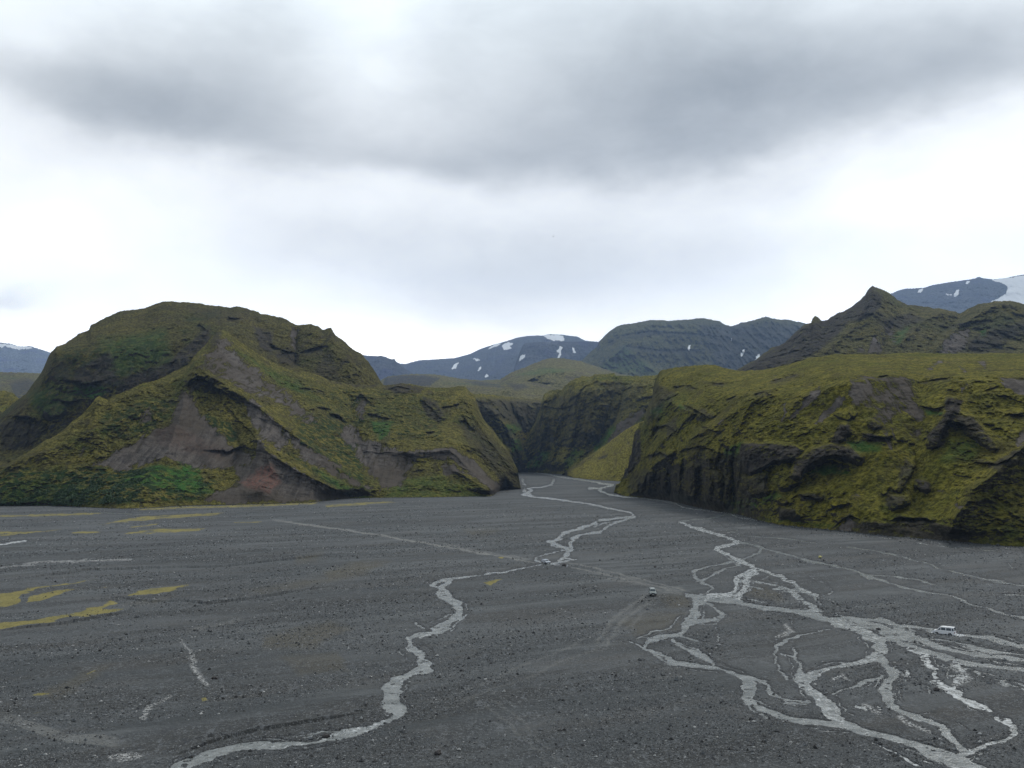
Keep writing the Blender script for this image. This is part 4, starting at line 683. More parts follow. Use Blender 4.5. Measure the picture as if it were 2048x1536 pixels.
for p, a in [(Z1([(1500,780),(1900,700),(2006,740),(1800,860),(1500,850)]), .8), (Z1([(1600,900),(1950,880),(2000,980),(1700,1000)]), .6), (Z2([(0,540),(180,490),(330,490),(150,570),(0,600)]), .9), (Z2([(700,330),(880,325),(850,350),(750,362)]), .7), (Z1([(250,1090),(500,980),(650,940),(450,1090),(280,1150)]), .7), (Z1([(1700, 330), (1850, 310), (1800, 350), (1700, 360)]), .8), (Z1([(1400,520),(2006,420),(2006,450),(1500,540)]), .7), (Z1([(700,600),(1000,540),(900,600)]), .6),
             (Z3([(200,640),(340,640),(360,690),(250,700)]), .8), (Z3([(640,590),(700,575),(830,640),(800,670),(660,640)]), .8), (Z3([(0,770),(200,720),(340,720),(300,790),(100,850)]), .6)]:
    brown[sl] = np.maximum(brown[sl], a*polymask(mU, mV, p, 8))
def road(pts, w, a=1.0, twin=0.0):
    d, pr, sd = polydist(WU[sl], WV[sl], pts, 1.3)
    q = (sstep(w*0.5+1.2, w*0.5-1.2, d) if not twin else sstep(w*0.5+1.0, 0, np.abs(d-twin)))
    track[sl] = np.maximum(track[sl], a*q*np.clip(1.3-np.abs(pr*2-1)**6, 0, 1))
road([(545, 1040), (600, 1048), (660, 1056), (760, 1071), (840, 1085), (900, 1096), (970, 1108), (1040, 1121), (1072, 1126)], 4.0, 1.0)
road([(860, 1082), (930, 1098), (1060, 1120)], 3.5, 0.5)
road([(1125, 1128), (1180, 1138), (1240, 1153), (1300, 1166), (1380, 1188)], 3.0, 0.8, 4.5)
road(Z3([(-160, 530), (60, 560), (200, 600), (340, 630)]), 4, 0.5, 4)
road(Z3([(160, 640), (60, 710), (-20, 770), (-110, 900)]), 14, 0.5, 9)
road([(1300, 1200), (1265, 1235), (1180, 1290), (1090, 1325), (980, 1372), (870, 1420)], 8, 0.3, 14)
road([(960, 1400), (1020, 1440), (1070, 1490), (1140, 1560)], 8, 0.28, 12)
road(Z1([(0, 1240), (150, 1290), (400, 1370), (700, 1400)]), 26, 0.55)
road(Z1([(1090, 760), (1200, 720), (1400, 690)]), 10, 0.4)
for p, w in [(Z1([(1090, 870), (1100, 940), (1135, 990), (1190, 1060)]), 7), (Z1([(955, 1135), (880, 1190), (835, 1260)]), 7), (Z1([(1040, 800), (1085, 870)]), 4), (Z1([(0, 390), (220, 360), (750, 340)]), 3), (Z1([(640,1480),(800,1470),(700,1500)]), 10), (Z3([(1080,1065),(1130,1045),(1150,1070)]), 6), (Z3([(840,790),(880,820),(800,850)]), 6), (Z3([(1240,1210),(1300,1240)]), 9), (Z3([(1410,1250),(1560,1330)]), 8), (Z3([(1700,1000),(1760,1060),(1700,1080)]), 14)]:
    d, pr, sd = polydist(WU[sl], WV[sl], p, 1.2)
    pale[sl] = np.maximum(pale[sl], sstep(w, w*0.2, d))
wet = sstep(6.5, 0, SD)
co = np.stack([GX, GYy, GZ], -1).reshape(-1, 3)
quads = gridquads(len(RH), len(AZ), False)
gm, t, b = newmat('dark_gravel')
pos = t.node('ShaderNodeNewGeometry').outputs['Position']
rot = t.node('ShaderNodeVectorRotate', rotation_type='Z_AXIS'); t.put(rot.inputs['Vector'], pos); rot.inputs['Angle'].default_value = R(-28)
sv = t.scale(rot.outputs[0], (0.3, 1.0, 1.0))
big = t.noise(sv, 0.028, 4, 0.6); mid = t.noise(sv, 0.16, 5, 0.6); fine = t.noise(pos, 1.1, 5, 0.8); peb = t.noise(pos, 3.0, 3, 0.8)
big2 = t.noise(t.scale(rot.outputs[0], (0.14, 1, 1)), 0.055, 5, 0.65)
zone = t.ss(0.40, 0.58, t.math('ADD', t.math('MULTIPLY', mid, 0.5), t.math('MULTIPLY', big2, 0.5)))
c = t.mix(t.ss(0.38, 0.60, big), (0.045, 0.050, 0.052), (0.083, 0.088, 0.090))
c = t.mix(t.math('MULTIPLY', t.ss(0.50, 0.58, big2), 0.8), c, (0.034, 0.035, 0.033))
c = t.mix(t.math('MULTIPLY', t.ss(0.46, 0.38, big2), 0.7), c, (0.112, 0.119, 0.121))
c = t.mix(t.math('MULTIPLY', t.ss(0.5, 0.66, mid), 0.6), c, (0.044, 0.048, 0.049))
c = t.mix(t.math('MULTIPLY', t.ss(0.52, 0.62, t.noise(sv, 0.07, 4, 0.6)), 0.35), c, (0.074, 0.069, 0.062))
def zf(a): return t.math('MULTIPLY_ADD', zone, a*0.8, a*0.2)
c = t.mix(t.math('MULTIPLY', t.attr('brown'), 0.75), c, (0.078, 0.066, 0.040))
c = t.mix(t.math('MULTIPLY', t.attr('track'), t.ss(0.25, 0.5, fine)), c, (0.19, 0.19, 0.178))
c = t.mix(t.math('MULTIPLY', t.attr('wet'), 0.75), c, (0.030, 0.032, 0.034))
c = t.mix(t.math('MULTIPLY', t.ss(0.56, 0.64, peb), zf(0.85)), c, (0.20, 0.21, 0.22))
c = t.mix(t.math('MULTIPLY', t.ss(0.46, 0.38, peb), zf(0.75)), c, (0.026, 0.028, 0.032))
c = t.mix(t.math('MULTIPLY', t.ss(0.55, 0.62, fine), zf(0.75)), c, (0.15, 0.158, 0.165))
c = t.mix(t.math('MULTIPLY', t.ss(0.44, 0.37, fine), zf(0.85)), c, (0.028, 0.031, 0.036))
spk = t.noise(t.scale(pos, (1, 0.35, 1)), 0.45, 5, 0.8)
c = t.mix(t.math('MULTIPLY', t.ss(0.56, 0.64, spk), zf(0.55)), c, (0.14, 0.15, 0.16))
c = t.mix(t.math('MULTIPLY', t.ss(0.44, 0.37, spk), zf(0.7)), c, (0.034, 0.037, 0.042))
c = t.mix(t.math('MULTIPLY', t.attr('pale'), t.ss(0.46, 0.58, t.noise(pos, 2.4, 3, 0.7))), c, (0.42, 0.42, 0.41))
mn_ = t.noise(t.scale(pos, (1, 0.45, 1)), 0.16, 6, 0.8)
mo = t.ss(0.84, 1.06, t.math('MULTIPLY', t.attr('moss'), t.math('ADD', t.math('MULTIPLY_ADD', mn_, 1.8, 0.14), t.math('MULTIPLY', t.noise(pos, 0.7, 5, 0.8), 0.5))))
mc = t.mix(t.ss(0.38, 0.60, t.math('MULTIPLY_ADD', mn_, 0.5, t.math('MULTIPLY', fine, 0.5))), (0.13, 0.115, 0.034), (0.235, 0.20, 0.060))
c = t.mix(mo, c, mc)
t.put(b.inputs['Base Color'], c); b.inputs['Roughness'].default_value = 0.9; b.inputs['Specular IOR Level'].default_value = 0.25
t.put(b.inputs['Normal'], t.bump(t.math('ADD', fine, t.math('MULTIPLY', peb, 0.5)), 0.25, 0.8))
g = link('ground', npmesh('ground', co, quads, True, {'moss': moss, 'track': track, 'pale': pale, 'brown': brown, 'wet': wet}), gm)
tag(g, kind='structure')

# water: one sheet that fills every channel cut into the plain
wm, t, b = newmat('silty_water')
pos = t.node('ShaderNodeNewGeometry').outputs['Position']
rip = t.noise(pos, 1.1, 4, 0.6); rip2 = t.noise(pos, 4.0, 3, 0.6)
fo = t.attr('foam')
fm = t.ss(0.56, 0.80, t.math('ADD', t.math('MULTIPLY', t.noise(t.scale(pos, (1.2, 0.7, 1)), 0.8, 6, 0.75), 1.0), t.math('MULTIPLY_ADD', fo, 0.34, -0.14)))
c = t.mix(t.ss(0.36, 0.64, t.noise(pos, 0.30, 6, 0.7)), (0.105, 0.114, 0.110), (0.235, 0.246, 0.240))
c = t.mix(t.ss(0.15, 0.75, t.math('ADD', t.attr('deep'), t.math('MULTIPLY', t.math('SUBTRACT', t.noise(pos, 1.6, 4, 0.7), 0.5), 1.3))), (0.070, 0.074, 0.074), c)
c = t.mix(t.math('MULTIPLY', fm, 0.85), c, (0.62, 0.64, 0.65))
t.put(b.inputs['Base Color'], c)
t.put(b.inputs['Roughness'], t.math('MULTIPLY_ADD', fm, 0.5, 0.22)); b.inputs['IOR'].default_value = 1.33
t.put(b.inputs['Normal'], t.bump(t.math('ADD', rip, t.math('MULTIPLY', rip2, 0.35)), 0.22, 0.9))
fd = (SD < 5).ravel(); keep = fd[quads].any(1) & (RHg.ravel()[quads[:, 0]] < 2400)
wq = quads[keep]; used = np.unique(wq); remap = np.zeros(len(co), np.int32); remap[used] = np.arange(len(used))
wco = co[used].copy(); wco[:, 2] = -0.05
w = link('water', npmesh('water', wco, remap[wq], True, {'foam': FO.ravel()[used], 'deep': sstep(1.2, -2.6, SD).ravel()[used]}), wm); tag(w, kind='structure')

# loose stones lying all over the plain
def gz_at(u, v):
    x, y = rays(u, v)[0]*gy(v), gy(v)
    ci = np.clip(np.searchsorted(AZ, np.arctan2(x, y)), 0, len(AZ)-1); ri = np.clip(np.searchsorted(RH, np.hypot(x, y)), 0, len(RH)-1)
    return x, y, GZ[ri, ci], SD[ri, ci], moss[ri, ci]
N = 200000
su = rng.uniform(-40, 2090, N); sv_ = 1000+rng.uniform(0, 1, N)**0.8*552
sx, sy, szz, ssd, smo = gz_at(su, sv_)
dens = fbm(sx*0.5+sy*0.3, sy*0.9-sx*0.5, 0*sx, 22, 4, 0.6, off=21)
ok = (dens*2.4+rng.uniform(-0.35, 0.45, N) > 0) & ((ssd > -0.5) | ((ssd > -5) & (rng.uniform(0, 1, N) < 0.35)) | (rng.uniform(0, 1, N) < 0.10)) & ((smo < 0.3) | (rng.uniform(0, 1, N) < 0.25)) & (sy < 900)
sx, sy, szz = sx[ok], sy[ok], szz[ok]; N = len(sx)
size = np.minimum((1.35+1.2*rng.pareto(3.2, N))*sy/F, 0.45+0.35*rng.uniform(0, 1, N))
foot = []
for line, n in ((B_base, 3500), (F_base, 3800)):
    a = np.array(line, float); uu = rng.uniform(-60, 2100, n*3); uu = uu[(uu > a[0, 0]) & (uu < a[-1, 0]-4)][:n]
    vb = np.interp(uu, a[:, 0], a[:, 1]); yb = gy(vb)-rng.exponential(5.0, len(uu))+5; xb = rays(uu, vb)[0]*yb
    foot.append(np.stack([xb, yb], 1))
foot = np.concatenate(foot); sx = np.concatenate([sx, foot[:, 0]]); sy = np.concatenate([sy, foot[:, 1]]); szz = np.concatenate([szz, np.full(len(foot), 0.15)])
size = np.concatenate([size, np.minimum(0.3+0.35*rng.pareto(3.0, len(foot)), 1.3)]); N = len(sx)
octv = np.array([(1, 0, 0), (0, 1, 0), (-1, 0, 0), (0, -1, 0), (0, 0, 1), (0, 0, -0.6)], float)
octf = np.array([(0, 1, 4), (1, 2, 4), (2, 3, 4), (3, 0, 4), (1, 0, 5), (2, 1, 5), (3, 2, 5), (0, 3, 5)])
vv = octv[None]*(size[:, None, None]*0.5)*rng.uniform(0.55, 1.5, (N, 6, 1))*np.array([1.25, 1.0, 0.8])
an = rng.uniform(0, 6.28, N)[:, None]
vx = vv[..., 0]*np.cos(an)-vv[..., 1]*np.sin(an)+sx[:, None]; vy = vv[..., 0]*np.sin(an)+vv[..., 1]*np.cos(an)+sy[:, None]
vz = vv[..., 2]+szz[:, None]+size[:, None]*0.12
sm, t, b = newmat('river_stone')
tn = t.attr('tone')
c = t.mix(t.ss(0.1, 0.8, tn), (0.012, 0.013, 0.014), (0.145, 0.155, 0.162)); c = t.mix(t.ss(0.84, 0.97, tn), c, (0.42, 0.42, 0.41))
c = t.mix(t.math('MULTIPLY', t.ss(0.4, 0.7, t.noise(t.node('ShaderNodeNewGeometry').outputs['Position'], 5, 3)), 0.3), c, (0.10, 0.095, 0.09))
t.put(b.inputs['Base Color'], c); b.inputs['Roughness'].default_value = 0.85
fidx = (octf[None]+(np.arange(N)*6)[:, None, None]).reshape(-1, 3)
me = npmesh('stones', np.stack([vx, vy, vz], -1).reshape(-1, 3), fidx, False, {'tone': np.repeat(np.where(np.arange(N) < N-len(foot), rng.uniform(0, 1, N), rng.uniform(0, 0.6, N)), 6)})
tag(link('stones', me, sm), 'loose grey river stones strewn across the gravel plain', 'stones', kind='stuff')
print('stones', N)

# ------------------------------------------------------------------ birch scrub at the foot of the left hill
def leaf_clumps(name, spots, mat, label):
    co = []; tone = []
    for (x, y, z, r) in spots:
        k = 26
        d = rng.normal(size=(k, 3)); d /= np.linalg.norm(d, axis=1)[:, None]
        d[:, 2] = np.abs(d[:, 2])*0.9
        rad = r*(0.55+0.45*rng.uniform(0, 1, (k, 1)))
        c = np.array([[x, y, z-0.1*r]])+d*rad*np.array([1, 1, 0.75])
        a = rng.normal(size=(k, 3)); a /= np.linalg.norm(a, axis=1)[:, None]
        bb = np.cross(a, rng.normal(size=(k, 3))); bb /= np.linalg.norm(bb, axis=1)[:, None]
        s = r*0.24*rng.uniform(0.6, 1.4, (k, 1))
        co.append(np.stack([c-a*s-bb*s*.6, c+a*s-bb*s*.6, c+a*s+bb*s*.6, c-a*s+bb*s*.6], 1).reshape(-1, 3))
        tone.append(np.repeat(np.clip(rng.normal(0.5, 0.25), 0, 1)*0.6+0.4*rng.uniform(0, 1, k), 4))
    co = np.concatenate(co); q = np.arange(len(co)).reshape(-1, 4)
    o = link(name, npmesh(name, co, q, False, {'tone': np.concatenate(tone)}), mat)
    tag(o, label, 'shrubs', kind='stuff'); return o
SC = []
regs = [[(0, 975), (60, 945), (200, 950), (300, 935), (420, 965), (430, 985), (330, 1000), (200, 1010), (0, 1010)], [(400, 830), (470, 850), (480, 890), (430, 880)], [(590, 830), (700, 830), (730, 950), (740, 985), (640, 930), (600, 900)], [(570, 900), (640, 940), (700, 985), (640, 950)],
        [(220, 820), (340, 790), (300, 870), (200, 880)], [(740, 860), (820, 850), (900, 870), (830, 890)], [(60, 900), (300, 830), (300, 900), (60, 950)], [(610, 770), (760, 790), (900, 800), (880, 860), (640, 830)]]
cnt = [1500, 90, 420, 120, 110, 60, 160, 120]
for reg, n in zip(regs, cnt):
    us = [p[0] for p in reg]; vs = [p[1] for p in reg]
    uu = rng.uniform(min(us), max(us), n*6); vv_ = rng.uniform(min(vs), max(vs), n*6)
    inside = polymask(uu, vv_, reg, 1) > 0.5
    U_, Vb, Vt, X_, Y_, Z_, nr_ = HILLS[15]
    ci = np.clip(np.searchsorted(U_, uu), 0, len(U_)-1)
    ri = ((Vb[ci]-vv_)/(Vb[ci]-Vt[ci])*(nr_-1)).astype(int)
    okk = inside & (ri > 1) & (ri < nr_-3)
    ri = np.clip(ri, 0, nr_-1)
    x, y, z = X_[ri, ci], Y_[ri, ci], Z_[ri, ci]
    nn = fbm(x, y, z, 15, 3, 0.6)
    okk &= nn+rng.uniform(-0.2, 0.2, len(nn)) > (0.0 if n > 1000 else 0.08)
    idx = np.where(okk)[0][:n]
    for i in idx: SC.append((x[i], y[i], z[i], rng.uniform(0.9, 2.3)))
shm, t, b = newmat('birch_scrub')
tn = t.attr('tone')
c = t.mix(t.ss(0.1, 0.9, tn), (0.022, 0.048, 0.016), (0.050, 0.095, 0.026))
t.put(b.inputs['Base Color'], c); b.inputs['Roughness'].default_value = 0.8
leaf_clumps('shrubs', SC, shm, 'dark green birch scrub at the foot of the left hill')

# ------------------------------------------------------------------ vehicles
import bmesh
def bm_obj(name, bm, mat, parent=None, bevel=0.0, smooth=False):
    bmesh.ops.recalc_face_normals(bm, faces=bm.faces)
    if bevel:
        bmesh.ops.bevel(bm, geom=[e for e in bm.edges if e.calc_face_angle(0) > 0.5], offset=bevel, segments=2, affect='EDGES', profile=0.6)
    me = bpy.data.meshes.new(name); bm.to_mesh(me); bm.free()
    if smooth:
        for p in me.polygons: p.use_smooth = True
    return link(name, me, mat, parent)
def prism(bm, prof, hw):
    a = [bm.verts.new((x, hw(z), z)) for x, z in prof]; c = [bm.verts.new((x, -hw(z), z)) for x, z in prof]
    n = len(prof)
    bm.faces.new(a); bm.faces.new(c[::-1])
    for i in range(n): bm.faces.new((a[i], c[i], c[(i+1) % n], a[(i+1) % n]))
def box(bm, x0, x1, y0, y1, z0, z1):
    bmesh.ops.create_cube(bm, size=1, matrix=__import__('mathutils').Matrix.Translation(((x0+x1)/2, (y0+y1)/2, (z0+z1)/2)) @ __import__('mathutils').Matrix.Diagonal((x1-x0, y1-y0, z1-z0, 1)))
def arch(cx, r, z, n=8):
    return [(cx+r*math.cos(a), max(z, 0.34+r*math.sin(a))) for a in [math.pi*i/n for i in range(n+1)]]
def vehicle(name, label, cat, paint, L, W, low, cab, roofw, belt, roof, axles, wr, wins, glass, black, group=None, rack=False, plate=True):
    """low: side profile above the sill (front to rear); cab: profile of the glasshouse"""
    r = bpy.data.objects.new(name, None); C.objects.link(r); tag(r, label, cat, group)
    hw = W/2
    def cw(z): return hw-0.03-(hw-0.03-roofw)*(z-belt)/(roof-belt)
    bm = bmesh.new()
    sill = 0.30
    bottom = []
    for ax in sorted(axles):
        bottom += [(x, z) for x, z in reversed(arch(ax, wr+0.07, sill))]
    prof = [(-L/2+0.03, sill)]+bottom+[(L/2-0.05, sill)]+low
    prism(bm, prof, lambda z: hw if z > 0.45 else hw-0.03)
    body = bm_obj('body', bm, paint, r, 0.035)
    bm = bmesh.new(); prism(bm, cab, cw); bm_obj('roof', bm, paint, r, 0.03)
    for s in (1, -1):
        for (x0, x1, x2, x3, z0, z1) in wins:      # lower rear/front x, upper rear/front x
            bm = bmesh.new(); e = 0.012
            q = [(x0, z0), (x1, z0), (x2, z1), (x3, z1)]
            o = [bm.verts.new((x, s*(cw(z)+e), z)) for x, z in q]; i_ = [bm.verts.new((x, s*(cw(z)-0.02), z)) for x, z in q]
            bm.faces.new(o); bm.faces.new(i_[::-1])
            for k in range(4): bm.faces.new((o[k], o[(k+1) % 4], i_[(k+1) % 4], i_[k]))
            bm_obj('side_window', bm, glass, r)
    def endglass(nm, xa, za, xb, zb, out, inset=0.10):
        bm = bmesh.new()
        dx, dz = xb-xa, zb-za; l = math.hypot(dx, dz); nx, nzz = dz/l*out, -dx/l*out
        t0, t1 = 0.12, 0.90
        vs_ = []
        for tt in (t0, t1):
            x = xa+dx*tt; z = za+dz*tt; y = cw(z)-inset
            vs_.append(((x+nx*0.015, y, z+nzz*0.015), (x+nx*0.015, -y, z+nzz*0.015), (x-nx*0.02, y, z-nzz*0.02), (x-nx*0.02, -y, z-nzz*0.02)))
        a = [bm.verts.new(p) for p in (vs_[0][0], vs_[0][1], vs_[1][1], vs_[1][0])]; c_ = [bm.verts.new(p) for p in (vs_[0][2], vs_[0][3], vs_[1][3], vs_[1][2])]
        bm.faces.new(a); bm.faces.new(c_[::-1])
        for k in range(4): bm.faces.new((a[k], a[(k+1) % 4], c_[(k+1) % 4], c_[k]))
        bm_obj(nm, bm, glass, r)
    endglass('windscreen', cab[0][0], cab[0][1], cab[1][0], cab[1][1], 1)
    endglass('rear_window', cab[-1][0], cab[-1][1], cab[-2][0], cab[-2][1], -1)
    for ax in axles:
        for s in (1, -1):
            bm = bmesh.new()
            M = __import__('mathutils').Matrix
            bmesh.ops.create_cone(bm, cap_ends=True, segments=20, radius1=wr, radius2=wr, depth=0.24, matrix=M.Translation((ax, s*(hw-0.13), wr)) @ M.Rotation(R(90), 4, 'X'))
            wo = bm_obj('wheel', bm, black, r, 0.03)
            bm = bmesh.new()
            bmesh.ops.create_cone(bm, cap_ends=True, segments=16, radius1=wr*0.6, radius2=wr*0.5, depth=0.03, matrix=M.Translation((ax, s*(hw-0.0), wr)) @ M.Rotation(R(-90*s), 4, 'X'))
            bm_obj('rim', bm, rimm, wo)
    zf = 0.42
    bm = bmesh.new(); box(bm, L/2-0.10, L/2+0.07, -hw+0.03, hw-0.03, zf-0.12, zf+0.14); bm_obj('bumper', bm, black if cat != 'van' else paint, r, 0.03)
    bm = bmesh.new(); box(bm, -L/2-0.06, -L/2+0.1, -hw+0.03, hw-0.03, zf-0.12, zf+0.12); bm_obj('bumper', bm, black if cat != 'van' else paint, r, 0.03)
    zl = low[0][1]-0.12
    for s in (1, -1):
        bm = bmesh.new(); box(bm, L/2-0.12, L/2-0.02, s*(hw-0.22)-0.17, s*(hw-0.22)+0.17, zl-0.09, zl+0.09); bm_obj('headlight', bm, lampm, r, 0.02)
        bm = bmesh.new(); box(bm, -L/2-0.005, -L/2+0.09, s*(hw-0.09)-0.08, s*(hw-0.09)+0.085, belt-0.38, belt-0.02); bm_obj('tail_light', bm, redm, r, 0.01)
        bm = bmesh.new(); box(bm, cab[0][0]-0.30, cab[0][0]-0.14, s*(hw+0.02), s*(hw+0.20), belt+0.02, belt+0.22); bm_obj('mirror', bm, black if cat != 'van' else paint, r, 0.02)
        if rack:
            bm = bmesh.new(); box(bm, cab[-2][0]+0.25, cab[1][0]-0.25, s*(roofw-0.12)-0.02, s*(roofw-0.12)+0.02, roof+0.03, roof+0.07); box(bm, cab[-2][0]+0.3, cab[-2][0]+0.36, s*(roofw-0.12)-0.02, s*(roofw-0.12)+0.02, roof-0.01, roof+0.035); box(bm, cab[1][0]-0.36, cab[1][0]-0.3, s*(roofw-0.12)-0.02, s*(roofw-0.12)+0.02, roof-0.01, roof+0.035)
            bm_obj('roof_rail', bm, black, r)
    bm = bmesh.new(); box(bm, L/2-0.04, L/2+0.004 if cat == 'van' else L/2+0.0, -0.42, 0.42, zl-0.10, zl+0.06); bm_obj('grille', bm, black, r)
    bm = bmesh.new(); box(bm, L/2+0.06, L/2+0.085, -0.27, 0.27, zf-0.05, zf+0.06); bm_obj('number_plate', bm, whitem, r)
    bm = bmesh.new(); box(bm, -L/2-0.08, -L/2-0.05, -0.27, 0.27, zf-0.02, zf+0.09); bm_obj('number_plate', bm, whitem, r)
    return r
white_paint = plain('white_paint', (0.84, 0.85, 0.86), 0.3, var=0.04); whitem = plain('plate_white', (0.6, 0.6, 0.58), 0.5)
silver_paint = plain('silver_paint', (0.42, 0.45, 0.50), 0.28, 0.5, var=0.06); pale_paint = plain('pale_green_grey_paint', (0.30, 0.33, 0.32), 0.3, 0.4, var=0.06)
glassm = plain('tinted_glass', (0.035, 0.05, 0.06), 0.06, spec=0.8); blackm = plain('black_rubber', (0.018, 0.018, 0.02), 0.7); rimm = plain('steel_rim', (0.25, 0.26, 0.27), 0.35, 0.7)
lampm = plain('lamp_glass', (0.6, 0.62, 0.62), 0.12); redm = plain('red_lamp', (0.22, 0.015, 0.015), 0.2)

def place(o, u, v, dirx, diry, z):
    x, y = gpt(u, v, z); o.location = (x, y, z); o.rotation_euler = (0, 0, math.atan2(diry, dirx)); return x, y
van = vehicle('van', 'white minivan fording the braided river', 'van', white_paint, 4.55, 1.72,
    [(2.27, 0.80), (2.05, 0.98), (1.45, 1.12), (-2.24, 1.12), (-2.27, 0.5)], [(1.50, 1.10), (0.72, 1.86), (0.30, 1.93), (-2.05, 1.93), (-2.24, 1.10)], 0.70, 1.10, 1.93,
    (1.42, -1.30), 0.33, [(0.62, 1.22, 0.66, 0.62, 1.20, 1.72), (-0.42, 0.50, 0.50, -0.38, 1.20, 1.74), (-1.55, -0.54, -0.54, -1.50, 1.20, 1.74), (-2.10, -1.68, -1.64, -2.00, 1.20, 1.72)], glassm, blackm)
vx_, vy_ = place(van, 1889, 1270.5, -math.cos(R(36)), math.sin(R(36)), -0.30)
suv = vehicle('off_road_car', 'pale off-road car with dark bumper on the gravel track', 'car', pale_paint, 4.55, 1.78,
    [(2.24, 0.88), (2.10, 1.02), (1.15, 1.12), (-2.24, 1.12), (-2.26, 0.5)], [(1.10, 1.10), (0.45, 1.72), (0.1, 1.80), (-1.95, 1.80), (-2.20, 1.10)], 0.68, 1.10, 1.80,
    (1.38, -1.35), 0.37, [(0.05, 0.86, 0.42, 0.10, 1.18, 1.66), (-0.95, -0.02, 0.02, -0.92, 1.18, 1.68), (-1.98, -1.03, -1.0, -1.88, 1.18, 1.66)], glassm, blackm, rack=True)
place(suv, 1305.0, 1190.0, -0.05, -1.0, 0.30)
car = vehicle('estate_car', 'silver hatchback crossing the narrow stream', 'car', silver_paint, 4.3, 1.72,
    [(2.12, 0.66), (1.95, 0.80), (0.95, 0.92), (-2.08, 0.94), (-2.13, 0.5)], [(1.0, 0.90), (0.30, 1.38), (-0.1, 1.45), (-1.45, 1.42), (-2.0, 0.90)], 0.60, 0.90, 1.45,
    (1.32, -1.30), 0.31, [(0.02, 0.70, 0.30, 0.05, 0.96, 1.32), (-0.92, -0.05, -0.02, -0.88, 0.96, 1.33), (-1.70, -1.0, -0.96, -1.40, 0.96, 1.31)], glassm, blackm)
place(car, 1092, 1127.0, 0.38, -0.92, 0.02)

# white water thrown up round the van
fm_, t, b = newmat('white_water'); b.inputs['Base Color'].default_value = (0.8, 0.82, 0.84, 1); b.inputs['Roughness'].default_value = 0.6
pos = t.node('ShaderNodeNewGeometry').outputs['Position']
t.put(b.inputs['Base Color'], t.mix(t.ss(0.35, 0.6, t.noise(pos, 3.0, 4)), (0.60, 0.63, 0.66), (0.85, 0.87, 0.88)))
t.put(b.inputs['Normal'], t.bump(t.noise(pos, 5.0, 4), 0.1, 1))
bm = bmesh.new()
ang = math.atan2(math.sin(R(36)), -math.cos(R(36)))
def blob(cx, cy, cz, sx_, sy_, sz_):
    M = __import__('mathutils').Matrix
    bmesh.ops.create_icosphere(bm, subdivisions=2, radius=1, matrix=M.Translation((cx, cy, cz)) @ M.Diagonal((sx_, sy_, sz_, 1)))
for i in range(46):
    s = random.choice((1, 1, -1)); k = random.random()
    blob(2.5-k*0.9, s*(0.1+k*1.05), 0.25, random.uniform(.12, .3), random.uniform(.12, .28), random.uniform(.08, .26)*(1-k*.4))
for i in range(60):
    k = random.random(); s = random.choice((1, -1))
    blob(1.6-k*5.2, s*(1.0+k*0.55)+random.uniform(-.12, .12), 0.2, random.uniform(.15, .4), random.uniform(.06, .14), random.uniform(.04, .12))
for i in range(50):
    blob(-2.5-random.random()*3.2, random.uniform(-.9, .9), 0.19, random.uniform(.12, .4), random.uniform(.06, .2), random.uniform(.03, .09))
for vtx in bm.verts: vtx.co += __import__('mathutils').Vector((random.uniform(-.03, .03), random.uniform(-.03, .03), random.uniform(-.02, .03)))
spl = bm_obj('splash', bm, fm_, None, 0, True); spl.location = van.location; spl.rotation_euler = van.rotation_euler
tag(spl, 'white bow wave and wake of water round the van', 'splash', kind='stuff')

# ------------------------------------------------------------------ single boulders, the moss mound, the bird
bo, t, b = newmat('boulder_rock')
pos = t.node('ShaderNodeNewGeometry').outputs['Position']
t.put(b.inputs['Base Color'], t.mix(t.ss(0.35, 0.65, t.noise(pos, 2.5, 4)), (0.022, 0.020, 0.020), (0.060, 0.054, 0.052))); b.inputs['Roughness'].default_value = 0.9
t.put(b.inputs['Normal'], t.bump(t.noise(pos, 4, 4), 0.1, 1))
bl = [(652, 1471, 0.95, 'dark rounded boulder at the edge of the left stream, bottom left'), (876, 1506, 1.0, 'black boulder on open gravel right of the lowest bend of the left stream'),
      (1128, 1130.5, 1.5, 'dark boulder beside the track just right of the silver hatchback'), (1873, 1380, 1.0, 'dark boulder inside the foaming side channel below the van'),
      (201, 1301, 0.9, 'upright dark stone on the gravel below the yellow moss bands'), (429, 1357, 0.9, 'brown boulder beside the strip of white pebbles'), (1310, 1135, 0.9, 'small dark boulder on the gravel between the car track and the cliffs'), (1757, 1257, 0.8, 'dark boulder in the water left of the white minivan')]
for i, (u, v, s, lab) in enumerate(bl):
    bm = bmesh.new(); bmesh.ops.create_icosphere(bm, subdivisions=3, radius=0.5)
    for q in bm.verts:
        n = perlin(np.array([q.co.x*2.2+i*7]), np.array([q.co.y*2.2]), np.array([q.co.z*2.2]))[0]; n2 = perlin(np.array([q.co.x*5+i*7]), np.array([q.co.y*5]), np.array([q.co.z*5]))[0]
        q.co *= 1+0.35*n+0.12*n2
    o = bm_obj('boulder', bm, bo, None); o.scale = (s*1.2, s*0.9, s*0.75)
    x, y = gpt(u, v, 0.2); ci = np.searchsorted(AZ, math.atan2(x, y)); ri = np.searchsorted(RH, math.hypot(x, y))
    o.location = (x, y, max(-0.1, float(GZ[ri, ci]))+0.12*s); o.rotation_euler = (0, 0, i*1.3)
    tag(o, lab, 'boulder', 'single boulders on the gravel plain')
bm = bmesh.new(); bmesh.ops.create_icosphere(bm, subdivisions=3, radius=0.5)
for q in bm.verts:
    q.co *= 1+0.4*perlin(np.array([q.co.x*3]), np.array([q.co.y*3]), np.array([q.co.z*3]))[0]
